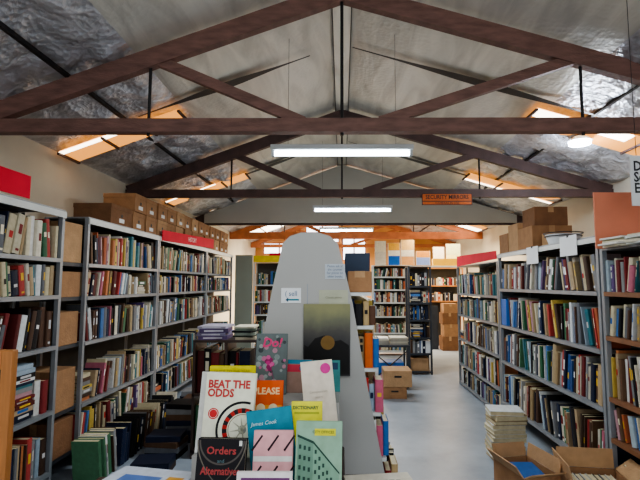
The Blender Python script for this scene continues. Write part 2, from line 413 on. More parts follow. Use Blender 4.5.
def row(where, o, U, W, length, space, hmean=.21, hvar=.03, tmean=.032, fill=1.0, depth=.17, mix=W_MIX, inset=.012, gaps=.03, piles=.02, visible=True, leanp=.1):
    """fill a shelf row from u=0 to length; the shelf face is at w=0. where = (text, ...) for labels"""
    u = .004; idx = 0; items = []
    while u < length*fill-.02:
        r = random.random()
        if r < gaps: u += random.uniform(.005, .02); continue
        if r < gaps+piles and length-u > .3:
            wd = random.uniform(.17, .22); z = 0; n = random.randint(3, 7) if piles < 1 else 14
            for k in range(n):
                th = random.uniform(.018, .04)
                if z+th > space-.03: break
                kk, col = pick(mix)
                items.append(dict(flat=True, u=u+random.uniform(0, .015), t=th, d=random.uniform(.13, depth), h=wd-.02, z=z, col=col, k=kk, lean=0, w=-inset-random.uniform(0, .03)))
                z += th+.0006
            u += wd+.008; continue
        n = random.randint(3, 10); ang = 0
        if random.random() < leanp*2: ang = random.choice((-1, 1))*R(random.uniform(4, 13))
        hs = random.uniform(-hvar, hvar)*.6
        for k in range(n):
            t = max(.012, random.gauss(tmean, tmean*.4)); h = min(space-.02, max(.12, random.gauss(hmean+hs, hvar*.6)))
            kk, col = pick(mix)
            a = ang
            wdt = t/math.cos(a) if a else t
            if ang < 0 and k == 0: u += 0
            ext = h*math.sin(abs(a))
            if u+wdt+(ext if a > 0 else 0) > length-.004: break
            if a < 0 and k == 0:
                u += ext                      # top swings back toward start
                if u+wdt > length-.004: break
            items.append(dict(flat=False, u=u if a <= 0 else u+wdt-t, t=t, d=min(depth, .1+h*.35), h=h, z=0, col=col, k=kk, lean=a, w=-inset-random.uniform(0, .03)))
            u += wdt+.0012
        else:
            if ang > 0: u += h*math.sin(ang)+.004
            continue
        if u > length-.045: break
        u += .004
    for i, it in enumerate(items):
        it.update(o=Vector(o), U=Vector(U), W=Vector(W), where=where, idx=i+1, marks=spine_marks(it['col']))
        it['prev'] = items[i-1]['k'] if i else None; it['next'] = items[i+1]['k'] if i < len(items)-1 else None
        c = it['o']+it['U']*(it['u']+it['t']/2)+it['W']*it['w']
        up = Vector((0, 0, 1))
        if it['flat']: P4 = [c+it['U']*0+up*it['z'], c+it['U']*it['h']+up*it['z'], c+it['U']*it['h']+up*(it['z']+it['t']), c+up*(it['z']+it['t'])]
        else: P4 = [c-it['U']*it['t']/2, c+it['U']*it['t']/2, c+it['U']*it['t']/2+up*it['h'], c-it['U']*it['t']/2+up*it['h']]
        pp = [proj(p) for p in P4]
        if any(p is None for p in pp): it['area'] = 0; it['in'] = False
        else:
            xs = [p[0] for p in pp]; ys = [p[1] for p in pp]
            ar = 0
            for q in range(4): a_, b_ = pp[q], pp[(q+1) % 4]; ar += a_[0]*b_[1]-a_[1]*b_[0]
            x0, x1 = max(0, min(xs)), min(640, max(xs)); y0, y1 = max(0, min(ys)), min(480, max(ys))
            vis = max(0, x1-x0)*max(0, y1-y0)/max(1e-6, (max(xs)-min(xs))*(max(ys)-min(ys)))
            it['in'] = max(xs) > -40 and min(xs) < 680 and min(ys) < 560
            mx_, my_ = (x0+x1)/2, (y0+y1)/2
            hid = (262 < mx_ < 352) or (190 < mx_ < 345 and my_ > 365) or (mx_ < 15 and my_ > 350) or (120 < mx_ < 200 and my_ > 455) or (487 < mx_ < 600 and my_ > 442)
            it['area'] = 0 if (hid or not visible) else abs(ar)/2*vis
        BOOKS.append(it)
    return items
def emit_book(mb, it, o, detail):
    if it['flat']:
        # lying flat: spine outward; swap axes
        c = o+it['U']*it['u']+it['W']*it['w']
        up = Vector((0, 0, 1)); d, h, t = it['d'], it['h'], it['t']; col = it['col']
        def bx(a, b, cols):
            vs = []
            for zz in (a[2], b[2]):
                for (uu, ww) in ((a[0], a[1]), (b[0], a[1]), (b[0], b[1]), (a[0], b[1])): vs.append(c+it['U']*uu+it['W']*ww+up*(it['z']+zz))
            mb.add(vs, [(0,3,2,1),(4,5,6,7),(0,1,5,4),(1,2,6,5),(2,3,7,6),(3,0,4,7)], cols)
        e = .003
        bx((0, -d, 0), (h, 0, e), col); bx((0, -d, t-e), (h, 0, t), col); bx((0, -.004, e), (h, 0, t-e), col)
        bx((.004, -d+.004, e), (h-.004, -.004, t-e), PAGE)
        if it['marks']:
            bx((h*.2, .0004, t*.25), (h*.75, .0012, t*.75), it['marks'][0][2])
    else:
        book_verts(mb, it['u'], it['t'], it['d'], it['h'], it['col'], o+it['W']*it['w'], it['U'], it['W'], it['lean'], it['z'], it['marks'], detail)

# ------------------------------------------------------------ bookcases along the aisle
def bookcase(label, o, U, W, length, zs, top, depth=.36, m=None, mboard=None, fascia=None, group=None, posts=True, back=True, low_back=True):
    """o: front corner on the floor, zs: shelf board heights, local frame U (along) W (outward)"""
    m = m or M['steel']; mboard = mboard or m
    U, W = Vector(U), Vector(W)
    ang = math.atan2(U.y, U.x)
    t = empty('bookcase', o, label, 'bookcase', group)
    def LB(name, a, b, mm, bev=0):
        mb = MB(); vs = []
        for zz in (a[2], b[2]):
            for (uu, ww) in ((a[0], a[1]), (b[0], a[1]), (b[0], b[1]), (a[0], b[1])): vs.append(U*uu+W*ww+Vector((0, 0, zz)))
        mb.add(vs, [(0,3,2,1),(4,5,6,7),(0,1,5,4),(1,2,6,5),(2,3,7,6),(3,0,4,7)])
        return mb.build(name, mm, t)
    for uu in (0, length-.03):
        for ww in (-.03, -depth): LB('post', (uu, ww, 0), (uu+.03, ww+.03, top), m)
    for z in zs: LB('shelf_board', (.031, -depth+.031, z-.028), (length-.031, .004, z), mboard)
    if fascia: LB('fascia_rail', (0, .001, top-fascia), (length, .012, top), M['steel_white'])
    LB('top_board', (.0, -depth+.0, top+.0005), (length, 0, top+.012), m)
    if back: LB('back_panel', (.031, -depth+.005, .02), (length-.031, -depth+.028, top-.002), M['backing'])
    return t
ORDS = ('top', 'second', 'third', 'fourth', 'fifth', 'sixth', 'seventh')
def fill_case(name, o, U, W, length, zs, top, **kw):
    zz = list(zs)+[top]
    per = kw.pop('per', {})
    for i in range(len(zs)):
        k = len(zs)-1-i
        a = dict(kw); a.update(per.get(k, {}))
        skip = a.pop('skip', 0)
        sp = zz[i+1]-zz[i]-.03
        oo = Vector(o)+Vector(U)*(.034+skip)+Vector((0, 0, zz[i]+.0006))
        hm = a.pop('hmean', min(.25, sp*.82))
        row((ORDS[k]+' shelf', name), oo, U, W, length-.068-skip, sp, hmean=min(hm, sp*.85), **a)
XL, XR = -2.05, 1.69
LU, LW = (0, 1, 0), (1, 0, 0)
RU, RW = (0, -1, 0), (-1, 0, 0)
lg = 'grey steel bookcases along the left side'; rg = 'grey steel bookcases along the right side'
topL = H+.53
mixL = dict(W_MIX)
# near left
z0 = [.12, H-.89, H-.44, H-.08, H+.185]
bookcase('grey steel bookcase at the left edge of the photo, nearest the camera', (XL, 1.95, 0), LU, LW, 1.49, z0, topL, fascia=.045, group=lg)
fill_case('nearest left bookcase', (XL, 1.95, 0), LU, LW, 1.49, z0, topL, per={3: dict(piles=1.0, gaps=0)}, tmean=.036)
# narrow gap with cartons
z1 = [.16, H-.94, H-.46, H-.10, H+.165]
zz1 = z1+[topL]
gt = empty('shelf_rack', (XL, 3.45, 0), 'narrow rack holding cartons between the first two left bookcases', 'rack')
for z in z1: MB().box((-.34, .005, z-.028), (-.03, .30, z)).build('shelf_board', M['steel_dark'], gt)
for ww in (-.34, -.06):
    MB().box((ww, .001, 0), (ww+.028, .0045, topL)).build('post', M['steel_dark'], gt)
def carton(name, o, s, m, label, cat='box', group=None, rot=0, tape=True):
    """closed cardboard box with taped lid seam; o = centre of base"""
    t = empty(name, o, label, cat, group, rot=(0, 0, rot))
    w, d, h = s
    MB().box((-w/2, -d/2, 0), (w/2, d/2, h)).build('carton_body', m, t, bevel=.004)
    if tape:
        mb = MB(); mb.box((-.025, -d/2-.001, h*.7), (.025, -d/2-.0002, h-.002)).box((-.025, -d/2-.001, h-.002), (.025, d/2+.001, h+.001))
        mb.build('packing_tape', M['card_light'], t)
    return t
for i, z in enumerate(z1):
    hh = zz1[i+1]-z-.05
    carton('cardboard_box', (XL-.17, 3.605, z+.0008), (.28, .26, hh*(.93, .7, .8, .9, .97)[i]), (M['card_dark'], M['card'], M['card'], M['card'], M['card_light'])[i],
        'brown carton on the %s shelf of the narrow rack between left bookcases' % ('bottom', 'fourth', 'third', 'second', 'top')[i], group='cartons in the narrow rack')
cases = []
for (nm, lab, y0, ln, kw) in (('second left bookcase', 'grey steel bookcase second from the camera on the left', 3.76, 1.48, {}),
        ('third left bookcase', 'grey steel bookcase third from the camera on the left, under the long red sign', 5.25, 1.88, {}),
        ('rearmost left bookcase', 'grey steel bookcase farthest down the left row beside the grey-green panel', 7.14, 1.64, {})):
    bookcase(lab, (XL, y0, 0), LU, LW, ln, z1, topL, fascia=.045, group=lg)
    fill_case(nm, (XL, y0, 0), LU, LW, ln, z1, topL, tmean=.031, leanp=.15, **kw)
# right
RMIX = dict(W_MIX); RMIX.update(orange=2, red=2, yellow=1.5, grey=10, cream=20, tan=12, navy=10, blue=5, white=9)
z2 = [.36-.0, .0]
zr1 = [.06, .47, .72, 1.10, H-.05]      # nearest, board heights seen at the right edge
topR = H+.215
bookcase('nearest right bookcase with wooden boards, at the right edge of the photo', (XR, 3.09, 0), RU, RW, 1.4, zr1, topR, m=M['steel'], mboard=M['wood_shelf'], group=rg)
fill_case('nearest right bookcase', (XR, 3.09, 0), RU, RW, 1.4, zr1, topR, tmean=.025, leanp=.4, depth=.2, piles=.0, mix=RMIX)
zr2 = [.21, H-.80, H-.43, H-.05]
zr2 = [.05, .21+.0, .63, 1.0, 1.38]
zr2 = [.21, .63, 1.0, 1.38]
topR2 = H+.31
bookcase('grey steel bookcase second from the camera on the right', (XR, 5.11, 0), RU, RW, 2.0, zr2, topR2, fascia=.035, group=rg)
fill_case('second right bookcase', (XR, 5.11, 0), RU, RW, 2.0, zr2, topR2, tmean=.030, leanp=.4, depth=.2, hmean=.265, mix=RMIX, per={1: dict(skip=.18), 0: dict(hmean=.24)})
zr3 = [.05, .31, .66, 1.0, 1.30]
topR3 = H+.24
bookcase('grey steel bookcase farthest down the right side of the aisle', (XR, 6.95, 0), RU, RW, 1.82, zr3, topR3, group=rg)
fill_case('rearmost right bookcase', (XR, 6.95, 0), RU, RW, 1.82, zr3, topR3, tmean=.030, mix=RMIX, leanp=.15)
# blue storage box in the skipped place of the second right bookcase
carton('document_box', (XR-.0+.14, 5.0, 1.0008), (.26, .15, .27), M['blue'], 'blue document box at the left end of the second shelf, second right bookcase', tape=False)

# back of the hall, facing the camera
BU, BW = (1, 0, 0), (0, -1, 0)
def fcase(lab, x0, x1, y, zs, top, nm, m=None, fill=True, depth=.32, mboard=None, **kw):
    bookcase(lab, (x0, y, 0), BU, BW, x1-x0, zs, top, depth=depth, m=m, mboard=mboard)
    if fill: fill_case(nm, (x0, y, 0), BU, BW, x1-x0, zs, top, visible=True, **kw)
warm = dict(W_MIX); warm['cream'] = 30; warm['orange'] = 8; warm['pink'] = 5
fcase('pale bookcase of bright paperbacks at the far end, behind the low table', .62, 1.42, 9.6, [.1, .45, .78, 1.06, 1.32, 1.58], 1.80, 'far bookcase', m=M['steel_white'], mix=warm, tmean=.03, hmean=.18)
fcase('dark metal bookcase standing end-on in the aisle behind the cartons', 1.06, 1.44, 7.62, [.05, .33, .58, .86, 1.13, 1.40], 1.70, 'dark aisle bookcase', m=M['steel_dark'], tmean=.03, piles=.5, per={5: dict(fill=.0), 4: dict(fill=.45), 3: dict(piles=1.0, gaps=0), 1: dict(piles=1.0, gaps=0)}, hmean=.2, mix=dict(navy=5, black=5, grey=5, cream=3, blue=3, brown=2))
fcase('bookcase under the yellow and red header at the left rear', -1.69, -.75, 8.95, [.1, .5, .86, 1.1, 1.42], 1.83, 'left rear bookcase', m=M['steel_white'], tmean=.035, hmean=.21)
fcase('warm-lit wooden bookcase at the far end of the aisle', 1.9, 2.75, 10.7, [1.05, 1.4], 1.78, 'far wooden bookcase', m=M['wood'], mix=warm, hmean=.17)
carton('cardboard_box', (1.23, 7.62+.16, .0508), (.3, .26, .2), M['card_light'], 'pale carton on the bottom shelf of the dark aisle bookcase')
carton('storage_box', (1.34, 7.62+.14, .3308), (.16, .24, .2), M['white'], 'white box on the second lowest shelf of the dark aisle bookcase', tape=False)
# grey-green end panel
o = MB().box((-2.03, 8.93, 0), (-1.70, 8.97, H+.55)).build('end_panel', M['panel_green'], bevel=.004)
tag(o, 'plain grey-green upright panel beside the rearmost left bookcase', 'panel')

FMIX = dict(black=8, navy=5, green=3, brown=4, grey=4, cream=2, white=1.5, tan=2)
row(('floor row', 'left bookcases'), (-1.72, 3.5, .0006), LU, LW, 1.6, .5, hmean=.29, hvar=.03, tmean=.04, depth=.2, mix=FMIX, leanp=.5, gaps=.06, piles=.04)
# ------------------------------------------------------------ emit books
for it in BOOKS: it['sel'] = False
vis = sorted([b for b in BOOKS if b['in'] and b['area'] > 0], key=lambda b: -b['area'])[:205]
for b in vis: b['sel'] = True
def size_word(b):
    if b['flat']: return 'flat-lying'
    if b['lean']: return 'leaning'
    if b['h'] > .245: return 'tall'
    if b['t'] < .022: return 'slim'
    if b['t'] > .048: return 'thick'
    if b['h'] < .17: return 'small'
    return 'upright'
def ordw(n):
    return '%d%s' % (n, 'th' if 10 <= n % 100 <= 20 else {1: 'st', 2: 'nd', 3: 'rd'}.get(n % 10, 'th'))
seen = {}
rowsel = {}
for b in vis: rowsel.setdefault(b['where'], []).append(b)
for w, bs in rowsel.items():
    allrow = sorted([x for x in BOOKS if x['where'] == w and x['in']], key=lambda x: x['idx'])
    def sig(x): return (x['k'], x['prev'], x['next'])
    for b in bs:
        s1 = '%s %s book' % (size_word(b), b['k'])
        same = [x for x in allrow if x['k'] == b['k'] and size_word(x) == size_word(b)]
        if len(same) == 1: lab = '%s, %s of %s' % (s1, w[0], w[1])
        elif b['prev'] and b['next'] and len([x for x in same if sig(x) == sig(b)]) == 1:
            lab = '%s between %s and %s, %s, %s' % (s1, b['prev'], b['next'], w[0], w[1])
        else:
            n = same.index(b)+1; lab = '%s %s from left, %s, %s' % (ordw(n), s1, w[0], w[1])
        b['label'] = lab
rest = MB()
for b in BOOKS:
    if b['sel']:
        base = b['o']+b['U']*(b['u']+(b['t']/2 if not b['flat'] else b['h']/2))+b['W']*(b['w']-b['d']/2)+Vector((0, 0, b['z']))
        mb = MB(); emit_book(mb, b, b['o']-base, True)
        ob = mb.build('book', PAINT, None, base)
        tag(ob, b['label'], 'book', 'books on the '+b['where'][0]+' of the '+b['where'][1])
    elif b['in']:
        emit_book(rest, b, b['o'], False)
ro = rest.build('books', PAINT); tag(ro, 'hundreds of smaller-looking books filling the rest of the shelves', 'books', kind='stuff')
print('BOOKS', len(BOOKS), 'in', sum(b['in'] for b in BOOKS), 'min area', vis[-1]['area'])
exec_rest = True

# ------------------------------------------------------------ things on top of the shelves
def arch_box(p, s, m, label, group, rot=0):
    t = empty('archive_box', p, label, 'box', group, rot=(0, 0, rot))
    w, d, h = s
    MB().box((-w/2, -d/2, 0), (w/2, d/2, h*.97)).build('carton_body', m, t)
    MB().box((-w/2-.004, -d/2-.004, h*.78), (w/2+.004, d/2+.004, h)).build('lid', m, t)
    mb = MB()
    mb.cyl((w/2+.0005, 0, h*.5), (w/2+.002, 0, h*.5), .018, 12)
    mb.build('hand_hole', M['black'], t)
    MB().box((w/2+.0005, -.05, h*.15), (w/2+.0015, .05, h*.36)).build('paper_label', M['white'], t)
    return t
y = 4.22; ztop = topL+.0135
arch_box((XL-.2, y+.17, ztop), (.34, .42, .185), M['card_dark'], 'large brown carton on the left bookcases, nearest of the row', 'cartons on the left bookcases')
y = 4.775; n = 1
while y < 8.55:
    for lv in range(2):
        dd = .29
        arch_box((XL-.19+random.uniform(-.01, .01), y+.0, ztop+lv*.185), (.32, dd-.02, .18), random.choice((M['card'], M['card_light'], M['card'])),
            'archive box on the left bookcases, %s in the %s row after the large carton' % (ordw(n), ('lower', 'upper')[lv]), 'cartons on the left bookcases')
    y += dd+.012; n += 1

def sign(name, pts, thick, m, label, text_s=None, tcol='f2c4c4', tsize=.06, W=(1, 0, 0)):
    """flat board given by its 4 world corners (bl, br, tr, tl)"""
    pts = [Vector(p) for p in pts]; o = (pts[0]+pts[1])/2
    nrm = (pts[1]-pts[0]).cross(pts[3]-pts[0]).normalized()
    t = empty(name, o, label, 'sign')
    mb = MB(); vs = [p-o for p in pts]+[p-o-nrm*thick for p in pts]
    mb.add(vs, [(0,1,2,3),(7,6,5,4),(0,4,5,1),(1,5,6,2),(2,6,7,3),(3,7,4,0)])
    mb.build('sign_board', m, t)
    if text_s:
        c = sum(pts, Vector())/4-o+nrm*.002
        ux = (pts[1]-pts[0]).normalized(); uz = nrm.cross(ux)
        mx = Matrix((ux, uz, nrm)).transposed().to_euler()
        text(text_s, tsize, ink(tcol), 'sign_lettering', t, c, rot=mx)
    return t
xs = XL+.02
sign('red_sign', [(xs-.03, 2.45, topL+.03), (xs-.03, 3.05, topL+.03), (xs-.03, 3.05, topL+.18), (xs-.03, 2.45, topL+.18)], .006, M['red'],
     'plain red sign standing on the left bookcase nearest the camera', None)
sign('red_sign', [(xs, 5.28, H+.49), (xs, 7.40, H+.56), (xs, 7.40, H+.70), (xs, 5.28, H+.61)], .006, M['red'],
     'long red sign with faint white lettering above the third left bookcase', 'HISTORY', 'f6d6d8', .085)
xs = XR-.02
sign('red_sign', [(xs, 6.85, H+.25), (xs, 5.10, H+.27), (xs, 5.10, H+.36), (xs, 6.85, H+.40)], .006, M['red'],
     'red sign above the rearmost right bookcase', None)
# white paper notices hanging from the right rail
for (x0, y0_, x1, y1_, lab) in ((526.5, 247, 538, 264, 'small white paper notice hung on the right rail, farther from the camera'), (560, 236, 577, 256, 'larger white paper notice hung on the right rail, nearer the camera')):
    X = XR-.016
    Ya = X*F/(x0-342); Yb = X*F/(x1-342); Ym = (Ya+Yb)/2
    za = H+(284-y0_)/F*Ym; zb_ = H+(284-y1_)/F*Ym
    t = empty('paper_notice', (X, Ym, zb_), lab, 'notice', 'white notices on the right rail')
    MB().box((-.002, -(Ya-Yb)/2, 0), (.0, (Ya-Yb)/2, za-zb_), ).build('sheet', M['white'], t)
    MB().box((-.006, -.012, za-zb_-.012), (.002, .012, za-zb_+.006)).build('clip', M['black'], t)
# cartons behind on the right top
zt = topR2+.0135
for i, (yy, sx, sy, sz, lv, m) in enumerate(((4.97, .34, .26, .20, 0, 'card'), (4.69, .34, .26, .27, 0, 'card_light'), (4.36, .36, .34, .2, 0, 'card'), (4.34, .3, .28, .17, .2015, 'card_dark'), (4.12, .2, .12, .12, 0, 'card_light'))):
    carton('cardboard_box', (XR+.19, yy, zt+lv), (sx, sy, sz), M[m], 'brown carton on top of the second right bookcase, ' + ('farthest from the camera', 'second farthest, tallest of the group', 'under a darker smaller carton', 'small dark one on another carton', 'nearest the camera')[i], group='cartons on the right bookcases')
# round white tub with black rims
p = Vector((XR+.15, 3.9, zt))
t = empty('round_tub', p, 'shallow round white tub with black rims on the second right bookcase', 'tub')
MB().cyl((0, 0, 0), (0, 0, .085), .11, 28, r2=.14).build('tub_body', M['white'], t)
for z, r in ((.07, .142), (.095, .15)):
    mb = MB(); K = 32
    for i in range(K):
        a, b = 2*math.pi*i/K, 2*math.pi*(i+1)/K
        mb.bar((r*math.cos(a), r*math.sin(a), z), (r*math.cos(b), r*math.sin(b), z), .007, .007)
    mb.build('rim', M['black'], t)
# salmon board + paper stacks on the near right bookcase
zt = topR+.0135
t = empty('cardboard_sheet', (XR+.26, 2.75, zt), 'large salmon-coloured board standing upright on the nearest right bookcase', 'board')
MB().box((-.30, .30, 0), (.24, .312, .37)).build('board', M['salmon'], t)
MB().box((.241, .05, 0), (.252, .312, .37)).build('side_flap', M['salmon'], t)
k = 0
for j, (yy) in enumerate((2.88, 2.6)):
    z = zt
    for i in range(5):
        th = random.uniform(.008, .016)
        t = MB(); a = random.uniform(-.12, .12)
        t.box((-.15, -.11, 0), (.12, .11, th), random.choice([srgb('d9d2bc'), srgb('cfd4d0'), srgb('b9b496'), srgb('e2e2dc')]), Matrix.Rotation(a, 4, 'Z'))
        o = t.build('magazine', PAINT, None, (XR+.1+random.uniform(-.02, .02), yy, z))
        tag(o, 'flat magazine on the nearest right bookcase, %s up in the %s pile' % (ordw(i+1), ('farther', 'nearer')[j]), 'magazine', 'magazines on the right bookcase'); z += th+.0005
# white lettered sign hanging at the right edge
p0 = at(631.5, 206, 2.75); p1 = at(631.5, 156, 2.75)
t = empty('hanging_sign', (p0.x, 2.75, p0.z), 'white hanging sign with black letters at the right edge of the photo', 'sign')
hh = p1.z-p0.z
MB().box((0, 0, 0), (.30, .006, hh)).build('sign_board', M['white'], t)
text('DVDs\nSets\nEtc', .083, ink('202226'), 'sign_lettering', t, (.016, -.002, hh*.56), align='LEFT', sx=.8, bold=.002)
for x in (.04, .26): MB().cyl((x, .003, hh), (x, .003, roofz(p0.x+x)-p0.z-.03), .002, 6).build('cord', M['black'], t)
# orange sign on truss two
p = at(422, 205, 5.87); q = at(472, 193.5, 5.87)
t = empty('orange_sign', (p.x, 5.875, p.z), 'small orange and black sign fixed to the second roof truss', 'sign')
w = q.x-p.x; h = q.z-p.z
MB().box((0, 0, 0), (w, .012, h)).build('sign_board', ink('3a1c14'), t)
mb = MB(); o_ = srgb('d0703c')
mb.rect(.01, h*.36, w-.01, h-.008, -.001, o_); mb.rect(.01, .008, w-.01, h*.28, -.001, o_); mb.build('orange_band', PAINT, t)
text('SECURITY MIRRORS', .075, ink('1c0e0a'), 'sign_lettering', t, (w/2, -.003, h*.67), sx=.82, bold=.0015)
text('CAMERAS IN USE', .036, ink('1c0e0a'), 'sign_lettering', t, (w/2, -.003, h*.16), sx=1.1)

# ------------------------------------------------------------ back header boards and props
def poster(x0, y0_, x1, y1_, Y, bands, lab, name='poster', cat='poster', group='bright posters over the far bookcase'):
    a = at(x0, y1_, Y); b = at(x1, y0_, Y); t = MB(); w = b.x-a.x; h = 1
    base = 1.8135 if Y < 10 else a.z
    hh = b.z-base
    t.box((0, 0, 0), (w, .012, hh), srgb('d8cfc0'))
    for (f0, f1, c) in bands: t.rect(.01, hh*f0+.003, w-.01, hh*f1-.003, -.001, srgb(c))
    o = t.build(name, PAINT, None, (a.x, Y, base)); tag(o, lab, cat, group)
MB_ = MB()
t = empty('header_shelf', (.62, 9.62, 0), 'long pale shelf board over the far bookcase and the opening beside it', 'shelf')
MB().box((.81, 0, 1.776), (1.95, .3, 1.8)).build('shelf_board', M['steel_white'], t)
for x in (1.92,): MB().box((x, .0, 0), (x+.03, .03, 1.775)).build('post', M['steel_dark'], t)
poster(375, 241, 386, 264, 9.66, [(0, .55, 'e6dcc8'), (.55, 1, 'f2e8cc')], 'cream poster, leftmost above the far bookcase')
poster(388, 243, 400, 264, 9.66, [(0, .42, '1f66c4'), (.42, .66, 'f0ece0'), (.66, 1, 'e8b04a')], 'poster with blue base and yellow top above the far bookcase')
poster(401, 240, 414, 264, 9.66, [(0, .35, 'e2a870'), (.35, .6, 'f0e8d8'), (.6, 1, 'e8c080')], 'tall cream and orange poster above the far bookcase')
poster(416, 251, 430, 264, 9.66, [(0, .55, '8aa0dc'), (.55, 1, 'e8a050')], 'short poster, orange over pale blue, above the far bookcase')
o = MB().box((1.87, 9.66, 1.8008), (2.4, 9.8, 1.95)).build('storage_box', M['yellow'], bevel=.004); tag(o, 'mustard yellow box on the long pale header shelf', 'box')
poster(433, 247, 444, 257, 9.85, [(0, 1, 'f0eee4')], 'white sheet standing behind the mustard box, left one', group='sheets behind the mustard box')
poster(446, 244, 460, 257, 9.85, [(0, .5, 'e8e6a8'), (.5, 1, 'd8e2b4')], 'pale yellow-green sheet standing behind the mustard box')
# yellow and red header at left rear
t = empty('header_sign', (-1.68, 8.9, H+.40+.015), 'yellow header strip with a red upper edge on the left rear bookcase', 'sign')
MB().box((0, 0, 0), (.85, .012, .12)).build('yellow_strip', mat('bright_yellow', 'e4cc20', .5), t)
MB().box((.3, .0, .1205), (.85, .012, .17)).build('red_strip', M['red'], t)
# stacked cartons beyond the opening
zz = 0
for i, (hh, ww) in enumerate(((.3, .34), (.26, .30), (.24, .32), (.2, .3))):
    carton('cardboard_box', (2.33+.02*(i % 2), 10.45, zz), (ww, .34, hh), M['card'] if i % 2 else M['card_dark'], 'carton in the stack at the far end of the aisle, %s' % ('on the floor', 'second up', 'third up', 'topmost')[i], group='cartons stacked at the aisle end'); zz += hh+.002
o = MB().box((1.97, 10.5, 0), (2.12, 10.53, .95)).build('panel', M['steel_dark'], bevel=.004); tag(o, 'narrow dark grey panel beside the carton stack at the aisle end', 'panel')
# floor cartons before the low table
def handle_box(p, s, m, lab, grp):
    t = empty('cardboard_box', p, lab, 'box', grp); w, d, h = s
    MB().box((-w/2, -d/2, 0), (w/2, d/2, h)).build('carton_body', m, t, bevel=.004)
    MB().box((-.045, -d/2-.0015, h*.58), (.045, -d/2-.0003, h*.70)).build('hand_hole', M['black'], t)
a = at(382, 395, 6.0)
handle_box((.66, 6.2, 0), (.30, .34, .145), M['card'], 'lower carton of two on the floor in front of the low table', 'floor cartons by the low table')
handle_box((.70, 6.2, .1455), (.35, .36, .20), M['card_light'], 'upper carton with a hand hole stacked in front of the low table', 'floor cartons by the low table')
t = empty('low_table', (.66, 6.85, 0), 'low dark table stacked with pale magazines beyond the floor cartons', 'table')
MB().box((-.28, -.22, .555), (.28, .22, .58)).build('tabletop', M['steel_dark'], t)
for x in (-.26, .24):
    for yy in (-.2, .18): MB().box((x, yy, 0), (x+.025, yy+.025, .555)).build('leg', M['steel_dark'], t)
mb = MB(); mb.bar((-.24, -.2, .1), (.24, -.2, .5), .015, .015); mb.bar((.24, -.19, .1), (-.24, -.19, .5), .015, .015); mb.build('cross_brace', M['steel_dark'], t)
o = carton('storage_box', (.66, 6.85, 0.0), (.4, .34, .34), M['blue'], 'pale blue crate standing under the low table', tape=False)
for j, x in enumerate((.53, .80)):
    z = .5808
    for i in range(5):
        th = random.uniform(.014, .024)
        mb = MB(); mb.box((-.125, -.15, 0), (.125, .15, th), random.choice([srgb('cfc8b4'), srgb('b8b4a4'), srgb('ded8c8'), srgb('a8a498')]), Matrix.Rotation(random.uniform(-.08, .08), 4, 'Z'))
        o = mb.build('magazine', PAINT, None, (x, 6.85, z)); z += th+.0005
        tag(o, 'pale magazine on the low table, %s up in the %s pile' % (ordw(i+1), ('left', 'right')[j]), 'magazine', 'magazines on the low table')

# ------------------------------------------------------------ low case in the middle left with piles on it
t = empty('low_cabinet', (-.98, 4.15, 0), 'low dark open case with large bindings, between left shelves and grey display end', 'cabinet')
for x in (-.27, .0, .255): MB().box((x, -.15, .0), (x+.02, .19, .94)).build('side_panel', M['wood_dark'], t)
for z in (.05, .5, .94): MB().box((-.27, -.15, z), (.275, .19, z+.02)).build('shelf_board', M['wood_dark'], t)
dk = dict(black=5, navy=4, green=5, brown=3); dk['dark red'] = 5
NB0 = len(BOOKS)
for z in (.07, .52):
    for x0 in (-1.23, -.96):
        row(('x', 'low cabinet'), (x0, 4.0, z+.0008), BU, BW, .25 if x0 < -1 else .235, .4, hmean=.34, hvar=.02, tmean=.05, mix=dk, depth=.24, inset=.02, gaps=0, piles=0, leanp=0)
for j, b in enumerate(BOOKS[NB0:]):
    base = b['o']+b['U']*(b['u']+b['t']/2)+b['W']*(b['w']-b['d']/2)
    mb = MB(); emit_book(mb, b, b['o']-base, True); ob = mb.build('book', PAINT, None, base)
    rr = [x for x in BOOKS[NB0:] if abs(x['o'].z-b['o'].z) < .01]
    tag(ob, 'large %s binding, %s from left, %s shelf, low dark case' % (b['k'], ordw(rr.index(b)+1), 'lower' if b['o'].z < .3 else 'upper'), 'book', 'large bindings in the low case')
z = .9608
for i in range(4):
    mb = MB(); th = (.03, .026, .034, .02)[i]
    c = srgb(('6a5a84', '8a84a0', '54466a', 'a8a4b4')[i])
    mb.box((-.12, -.15, 0), (.12, .15, th), [c, c, c, c, c, c], Matrix.Rotation((.05, -.06, .1, -.03)[i], 4, 'Z'))
    mb.box((-.08, -.1505, th*.3), (.08, -.1501, th*.7), srgb('d8d4e0'), Matrix.Rotation((.05, -.06, .1, -.03)[i], 4, 'Z'))
    o = mb.build('boxed_set', PAINT, None, (-1.1, 4.17, z)); z += th+.0006
    tag(o, 'mauve boxed volume lying on the low dark case, %s up' % ordw(i+1), 'book', 'mauve volumes on the low case')
z = .9608
for i in range(6):
    th = (.02, .014, .022, .016, .02, .014)[i]; mb = MB()
    mb.box((-.085, -.12, 0), (.085, .12, th), srgb(('b8b09a', '3a4038', '8a9488', '24282a', '6a7468', 'c8c4b0')[i]), Matrix.Rotation((.1, -.1, .05, -.2, .12, 0)[i], 4, 'Z'))
    o = mb.build('magazine', PAINT, None, (-.83, 4.15, z)); z += th+.0006
    tag(o, 'flat booklet in the pile beside the mauve volumes, %s up' % ordw(i+1), 'magazine', 'booklets on the low case')
